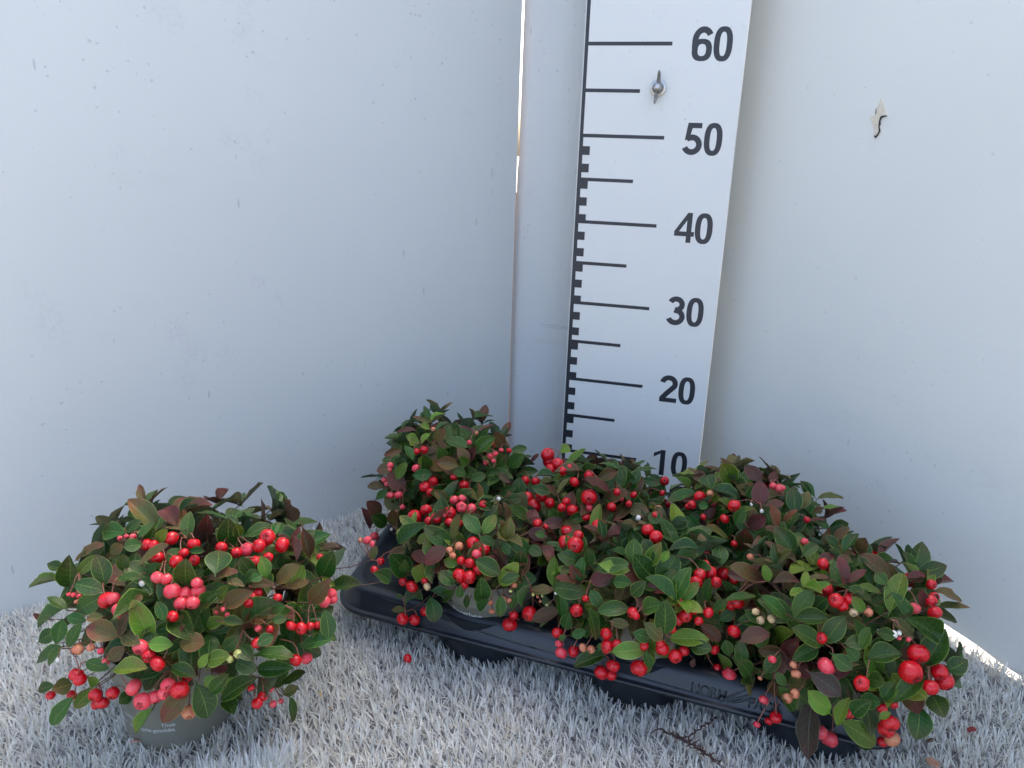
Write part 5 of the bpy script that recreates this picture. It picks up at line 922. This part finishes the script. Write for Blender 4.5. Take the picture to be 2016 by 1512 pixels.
def build_plant(key, label, seed, text=None):
    rnd = random.Random(seed)
    px_, py_ = POTS[key]
    root = empty('potted_wintergreen', (px_, py_, 0))
    tag(root, label, 'plant', None if key == 'L' else 'wintergreen plants in the tray')
    inv = Vector((px_, py_, 0))
    # pot
    mb = MB()
    zb = .002 if key == 'L' else .0050
    mb.lathe([(r_*.93, z_) for r_, z_ in [(0,zb+.003),(.036,zb+.003),(.0385,zb),(.0410,zb+.001),(.0420,zb+.004),(.0480,.066),(.0486,.0665),(.0500,.0670),(.0505,.0690),(.0522,.0880),(.0528,.0895),(.0520,.0900),(.0505,.0890),(.0490,.070),(.0470,.066)]], 56)
    pot = mb.build('pot', M_pot, root, True)
    mb = MB(); mb.lathe([(.0462,.078),(.03,.081),(.01,.083),(0,.083)], 24)
    mb.build('soil', M_soil, root, True)
    if text:
        for (body, size, ang, z) in text:
            me = text_mesh(body, size)
            xs_ = [v_.co.x for v_ in me.vertices]; w2 = (max(xs_)+min(xs_))/2
            for v_ in me.vertices:
                zz = z+v_.co.y
                r_ = (.0420+(zz-(zb+.004))/(.066-zb-.004)*.006)*.93+.00012
                an = ang+(v_.co.x-w2)/r_
                v_.co = (r_*math.cos(an), r_*math.sin(an), zz)
            me.materials.append(M_potprint)
            o = bpy.data.objects.new('printed_text', me); COL.objects.link(o); o.parent = pot
    (cx, cy, cz), (rx, ry, rz) = MOUNDS[key]
    c = Vector((cx, cy, cz)); r3 = Vector((rx, ry, rz))
    core = Vector((px_/CM*.6+cx*.4, py_/CM*.6+cy*.4, 8.0))
    stems = MB(); stalks = MB()
    nodes = []
    def stem(tip, dirn, r0=.09, r1=.05):
        d = tip-core
        a = core+Vector((rnd.uniform(-2.5,2.5), rnd.uniform(-2.5,2.5), 0))
        ctrl = a+Vector((d.x*.45, d.y*.45, max(1.0, d.z*.75)))
        pts = []
        for i in range(5):
            t = i/4
            p = a*(1-t)**2+ctrl*2*t*(1-t)+tip*t*t
            pts.append((p-inv/CM)*CM)
        stems.tube(pts, [(r0+(r1-r0)*i/4)*CM for i in range(5)], 4, False)
    count = 0
    # leaves seen one by one in the photograph
    for it in LEA.get(key, []):
        v_ = [float(q) for q in it[:10]]
        b = Vector(v_[0:3]); t = Vector(v_[3:6]); w = v_[6]; nrm = Vector(v_[7:10])
        a = t-b; L = a.length
        put_leaf(root, inv, (b-a*.04)*CM, a, nrm, L*CM*1.06, w*CM*1.06, it[10], rnd)
        count += 1
        nodes.append(b)
        d = (b-c)
        if rnd.random() < .22: stem(b-Vector((0,0,.1)), d)
        else:
            q = c+d*.72
            stems.tube([((p-inv/CM)*CM) for p in (b, b*.5+q*.5+Vector((0,0,-.25)), q)], [.03*CM,.04*CM,.05*CM], 4, False)
    # shoots with whorls of leaves fill the rest of the crown
    bers = [(Vector([float(q) for q in it[:3]]), float(it[3]), it[4]) for it in BER.get(key, [])]
    tries = 0
    LIM = 292
    viewc = (CAMP-c).normalized()
    sprouts = {'A': 7, 'B': 2, 'C': 3, 'D': 3, 'E': 8, 'F': 7, 'L': 3}[key]
    while count < LIM and tries < 900:
        tries += 1
        if sprouts > 0:
            # young shoots that stand out of the crown
            sprouts -= 1
            th = rnd.uniform(0, 2*math.pi); sz = rnd.uniform(.45, .95)
            dv = Vector((math.cos(th)*math.sqrt(1-sz*sz), math.sin(th)*math.sqrt(1-sz*sz), sz))
            P = c+Vector((dv.x*rx, dv.y*ry, dv.z*rz))*{'A': .90, 'C': .92, 'E': .90, 'L': .93}.get(key, 1.0)*rnd.uniform(.97, 1.04)
            if key == 'C': P.z = min(P.z, 13.2)
            d = (dv+Vector((rnd.gauss(0,.2), rnd.gauss(0,.2), .8))).normalized()
            stem(P, d); e1 = d.orthogonal().normalized(); e2 = d.cross(e1); a0 = rnd.uniform(0, 6.28)
            kk = rnd.choice('mbbolgm')
            for k in range(rnd.choice((4, 5, 6))):
                an = a0+k*2.4; radial = e1*math.cos(an)+e2*math.sin(an); el = R(rnd.uniform(25, 62))
                L = rnd.uniform(1.3, 2.4)
                put_leaf(root, inv, (P-d*.12*k)*CM, radial*math.cos(el)+d*math.sin(el), d*math.cos(el)-radial*math.sin(el), L*CM, L*rnd.uniform(.38, .55)*CM, kk if rnd.random() < .8 else 'g', rnd)
                count += 1
            continue
        th = rnd.uniform(0, 2*math.pi); sz = rnd.uniform(-.55, 1)
        dr_ = Vector((math.cos(th)*math.sqrt(1-sz*sz), math.sin(th)*math.sqrt(1-sz*sz), sz))
        facing = dr_.dot(viewc)
        if facing > .15: sh = rnd.uniform(.62, .90)
        elif facing > -.25: sh = rnd.uniform(.70, .93)
        else: sh = rnd.uniform(.7, .95)
        nleaf_near = len(LEA.get(key, []))
        if nleaf_near < 40 and facing > .15: sh = rnd.uniform(.65, .97)
        P = c+Vector((dr_.x*rx, dr_.y*ry, dr_.z*rz))*sh
        if P.z < 8.0 and (P.xy-Vector((px_, py_))/CM).length < 5.4: continue
        if P.z < 2.5 or (key != 'L' and P.z < 6.8): continue
        lim_ = {'L': 7.4, 'B': 9.6}.get(key, 0)
        if P.z < lim_ and facing > 0 and abs(P.x-px_/CM) < 5.5: continue
        if P.z > (13.6 if key == 'C' else c.z+rz*{'A': .70, 'L': .58}.get(key, .78)): continue
        # keep clear of the berries in view
        bad = False
        vd = (CAMP-P).normalized()
        for bp, br, bk in bers:
            rel = P-bp
            if rel.length < br+.35: bad = True; break
            lat = rel-vd*rel.dot(vd)
            if rel.dot(vd) > -.2 and lat.length < br+.75: bad = True; break
        if bad: continue
        d = Vector((dr_.x/rx, dr_.y/ry, dr_.z/rz+.035)).normalized()
        d = (d+Vector((rnd.gauss(0,.3), rnd.gauss(0,.3), rnd.gauss(.15,.25)))).normalized()
        stem(P, d)
        e1 = d.orthogonal().normalized(); e2 = d.cross(e1)
        a0 = rnd.uniform(0, 6.28)
        young = rnd.random()
        base_kind = rnd.choices('gglobm', weights=(40, 30, 11, 7, 8, 4))[0]
        nl = rnd.choice((3, 4, 4, 5))
        size = rnd.uniform(2.0, 3.3)*(.92 if key in 'AC' else 1.0)
        for k in range(nl):
            an = a0+k*2.4+rnd.uniform(-.3, .3)
            radial = e1*math.cos(an)+e2*math.sin(an)
            el = R(rnd.uniform(5, 48))
            ax = radial*math.cos(el)+d*math.sin(el)
            nn = d*math.cos(el)-radial*math.sin(el)
            kk = base_kind if rnd.random() < .75 else rnd.choice('ggolb')
            L = size*rnd.uniform(.72, 1.1)
            put_leaf(root, inv, (P-d*.35*k/nl)*CM, ax, nn, L*CM, L*rnd.uniform(.48, .64)*CM, kk, rnd)
            count += 1
        nodes.append(P)
    # the inner leaves of the crown, too many to pick apart
    bl = {k_: ([], [], []) for k_ in 'gobm'}
    for _ in range(150 if key == 'L' else 85):
        th = rnd.uniform(0, 2*math.pi); sz = rnd.uniform(-.45, .95)
        dr_ = Vector((math.cos(th)*math.sqrt(1-sz*sz), math.sin(th)*math.sqrt(1-sz*sz), sz))
        P = c+Vector((dr_.x*rx, dr_.y*ry, dr_.z*rz))*rnd.uniform(.45, .84 if key == 'L' else .76)
        if P.z < 8.6 or (P.z < 10 and key in 'LB'): continue
        d = (dr_+Vector((rnd.gauss(0,.3), rnd.gauss(0,.3), rnd.gauss(.2,.25)))).normalized()
        e1 = d.orthogonal().normalized(); e2 = d.cross(e1); a0 = rnd.uniform(0, 6.28)
        kk = rnd.choices('gobm', weights=(70, 10, 12, 8))[0]
        V_, F_, U_ = bl[kk]
        for k in range(4):
            an = a0+k*2.4; radial = e1*math.cos(an)+e2*math.sin(an); el = R(rnd.uniform(5, 45))
            ax = radial*math.cos(el)+d*math.sin(el); nn = d*math.cos(el)-radial*math.sin(el); sd = ax.cross(nn)
            L = rnd.uniform(2.2, 3.2); w2 = L*rnd.uniform(.5, .62)
            lm = rnd.choice(LM); n0 = len(V_)
            for v_ in lm.vertices:
                V_.append((P+sd*v_.co.x*w2+ax*v_.co.y*L+nn*v_.co.z*L-inv/CM)*CM)
            for pl in lm.polygons: F_.append(tuple(q+n0 for q in pl.vertices))
            ul = lm.uv_layers[0].data
            for lp in lm.loops: U_.append(tuple(ul[lp.index].uv))
    V = []; F = []; U = []; FMI = []
    for mi, kk in enumerate('gobm'):
        V_, F_, U_ = bl[kk]; n0 = len(V)
        V += V_; F += [tuple(q+n0 for q in f_) for f_ in F_]; U += U_; FMI += [mi]*len(F_)
    if V:
        io = mesh_obj('inner_leaves', V, F, [LEAF[k_] for k_ in 'gobm'], root, True, FMI)
        ul = io.data.uv_layers.new(name='UVMap')
        ul.data.foreach_set('uv', [q for uv_ in U for q in uv_])
        tag(io, kind='stuff')
    # berries
    for bp, br, bk in bers:
        outd = Vector(((bp.x-c.x)/rx, (bp.y-c.y)/ry, (bp.z-c.z)/rz)).normalized()
        vd = (CAMP-bp).normalized()
        cal = (outd*.35+Vector((0,0,-.75))+vd*rnd.uniform(-.1,.9)+Vector((rnd.gauss(0,.35), rnd.gauss(0,.35), rnd.gauss(0,.3)))).normalized()
        put_berry(root, inv, bp*CM, br*CM*(.78 if bk == 'W' else 1), bk, cal, rnd)
        st = bp-cal*br*.85
        near = min(nodes, key=lambda q: (q-(bp-outd*1.5+Vector((0,0,.8)))).length)
        tgt = near if (near-bp).length < 3.0 else bp-outd*1.8+Vector((0,0,.8))
        mid_ = (st+tgt)*.5+Vector((rnd.uniform(-.15,.15), rnd.uniform(-.15,.15), .25))-cal*.2
        stalks.tube([(q-inv/CM)*CM for q in (st, st*.5+mid_*.5-cal*.12, mid_, tgt)], [.05*CM,.035*CM,.035*CM,.045*CM], 5, False)
    for _ in range(10 if len(bers) > 25 else 22):    # berries deeper in the crown and on the far side
        q = rnd.choice(nodes[len(LEA.get(key, [])):] or nodes)
        outd = (q-c).normalized()
        for j in range(rnd.choice((1, 2, 3))):
            P = q+Vector((rnd.gauss(0,.5), rnd.gauss(0,.5), rnd.gauss(-.4,.3)))
            br = rnd.uniform(.38, .6)
            put_berry(root, inv, P*CM, br*CM, rnd.choices('RRRKO', weights=(5,5,5,3,1))[0], (outd*.4+Vector((0,0,-1))).normalized(), rnd)
            stalks.tube([(u_-inv/CM)*CM for u_ in (P+Vector((0,0,br*.8)), (P+q)*.5+Vector((0,0,.5)), q)], [.04*CM]*3, 4, False)
    so = stems.build('stem', M_stem, root, True); tag(so, kind='stuff')
    so = stalks.build('berry_stalk', M_stalk, root, True); tag(so, kind='stuff')
    return root, count

build_plant('L', 'single potted wintergreen with pink and red berries, standing on the turf left of the tray', 21,
            text=(('Niet voor consumptie geschikt.', .0048, R(-97), .0300), ('ontvangen', .0046, R(-103), .0385), ('Thuis', .0046, R(-62), .0350)))
build_plant('A', 'wintergreen in the back left corner of the tray, nearest the bare deck, its top highest', 32)
build_plant('B', 'front left wintergreen in the tray, hanging over its taupe pot beside the bare deck', 43,
            text=(('Bergthee', .0085, R(-100), .0560),))
build_plant('C', 'wintergreen in the middle of the back row, under the left edge of the measuring board', 54)
build_plant('D', 'wintergreen in the middle of the front row, red berries hanging over the tray edge', 65)
build_plant('E', 'wintergreen at the right of the back row with maroon and yellow-green leaves on top', 76)
build_plant('F', 'front right wintergreen with very large red berries at its right side, beside the turf', 87)

# ------------------------------------------------------------------ small litter on the turf
def litter_berry(x, y, z, r_, kind, label):
    o = bpy.data.objects.new('fallen_berry', BM[kind][0]); COL.objects.link(o)
    o.location = (x*CM, y*CM, z*CM); o.scale = (r_*CM,)*3; o.rotation_euler = (1.2, .4, 2)
    tag(o, label, 'berry')
litter_berry(-5.1, -39.9, 1.75, .42, 'R', 'small fallen red berry lying on the turf in front of the tray')
mb = MB()
rt = random.Random(8)
def frond(p0, p1, sag, n=16, spread=.5, wob=.12):
    p0, p1 = Vector(p0), Vector(p1); pts = []
    for i in range(n):
        t = i/(n-1)
        pts.append((p0.lerp(p1, t)+Vector((rt.uniform(-wob,wob), rt.uniform(-wob,wob), sag*math.sin(math.pi*t)+rt.uniform(-.05,.05))))*CM)
    mb.tube(pts, [.0007-.0004*i/n for i in range(n)], 5)
    for i in range(1, n):
        for _ in range(3):
            a = rt.uniform(0, 6.28); L = rt.uniform(.15, spread)*CM
            q = pts[i]+Vector((math.cos(a)*L, math.sin(a)*L, rt.uniform(.0, .5)*L))
            mb.tube([pts[i], (pts[i]+q)/2+Vector((0,0,.0004)), q], [.0005,.00045,.0002], 4)
frond((17.9,-42.2,2.0), (22.0,-44.2,1.9), .25, 20, .7)
frond((18.6,-42.5,2.1), (21.3,-43.9,2.1), .2, 14, .6)
frond((19.7,-42.6,2.1), (21.9,-39.6,2.3), .1, 14, .3)
frond((17.9,-42.2,2.0), (16.9,-42.9,2.1), .35, 8, .05, .04)
tw = mb.build('dry_twig', M_twig, None, True)
tag(tw, 'dry dark brown conifer twig lying on the turf in front of the tray lettering', 'twig')
def chip(name, x, y, z, r_, col, label, cat, th=.12, n=9, tilt=(.15,.1), el=1.0):
    rr_ = random.Random(int(abs(x*31+y*17)))
    mb = MB(); vs = []
    for s_ in (0, 1):
        for k in range(n):
            a = 2*math.pi*k/n; q = r_*(1+rr_.uniform(-.16,.12))
            vs.append((q*math.cos(a)*CM*el, q*math.sin(a)*CM, (s_*th+rr_.uniform(-.02,.03))*CM))
    mb.add(vs, [tuple(range(n-1,-1,-1)), tuple(range(n, 2*n))]+[(k, (k+1) % n, n+(k+1) % n, n+k) for k in range(n)])
    o = mb.build(name, plain(name+'_surface', col, .8, bump=(300,.4,.0005), var=.2, vscale=200))
    o.location = (x*CM, y*CM, z*CM); o.rotation_euler = (tilt[0], tilt[1], rr_.uniform(0, 6))
    tag(o, label, cat)
chip('clay_disc', 38.0, -38.9, 1.75, .50, (.40,.20,.12), 'round orange-tan chip lying on the turf at the lower right', 'chip', n=18)
chip('red_scrap', 42.1, -33.6, 1.5, .36, (.22,.03,.03), 'small dark red scrap sunk in the turf at the far right', 'scrap', tilt=(.6,.3), el=.7)
chip('bark_scrap', 38.4, -36.3, 1.7, .40, (.16,.10,.06), 'brown bark scrap on the turf above the round tan chip', 'scrap', tilt=(.9,.2), el=.6, n=7)
chip('pink_petal', -20.7, -55.6, 1.8, .38, (.52,.26,.22), 'faded pinkish petal on the turf in front of the single pot', 'petal', th=.05, tilt=(.5,.2))
for i, (x, y) in enumerate(((-10.3,-46.3),(-8.6,-47.6),(-11.2,-44.0))):
    chip('dry_leaf_scrap', x, y, 1.6, .30, (.42,.30,.15), ('tan dry leaf crumb on the turf right of the single pot', 'tan crumb on the turf, nearest the camera of three between the pot and the tray', 'tan crumb on the turf, farthest of three between the pot and the tray')[i], 'leaf scrap', th=.04, tilt=(.7,.4), el=.5)
for i, (x, y) in enumerate(((11.7,-42.2),(11.0,-44.6),(-4.6,-48.3),(15.3,-46.5))):
    chip('dark_crumb', x, y, 1.35, .17, (.05,.038,.035), ('dark soil crumb under the tray edge, near the middle', 'dark soil crumb just below the first one, on open turf', 'dark soil crumb on open turf in the lower middle left', 'dark soil crumb on the turf left of the dry twig')[i], 'crumb', th=.25, tilt=(.5,.4), n=7)
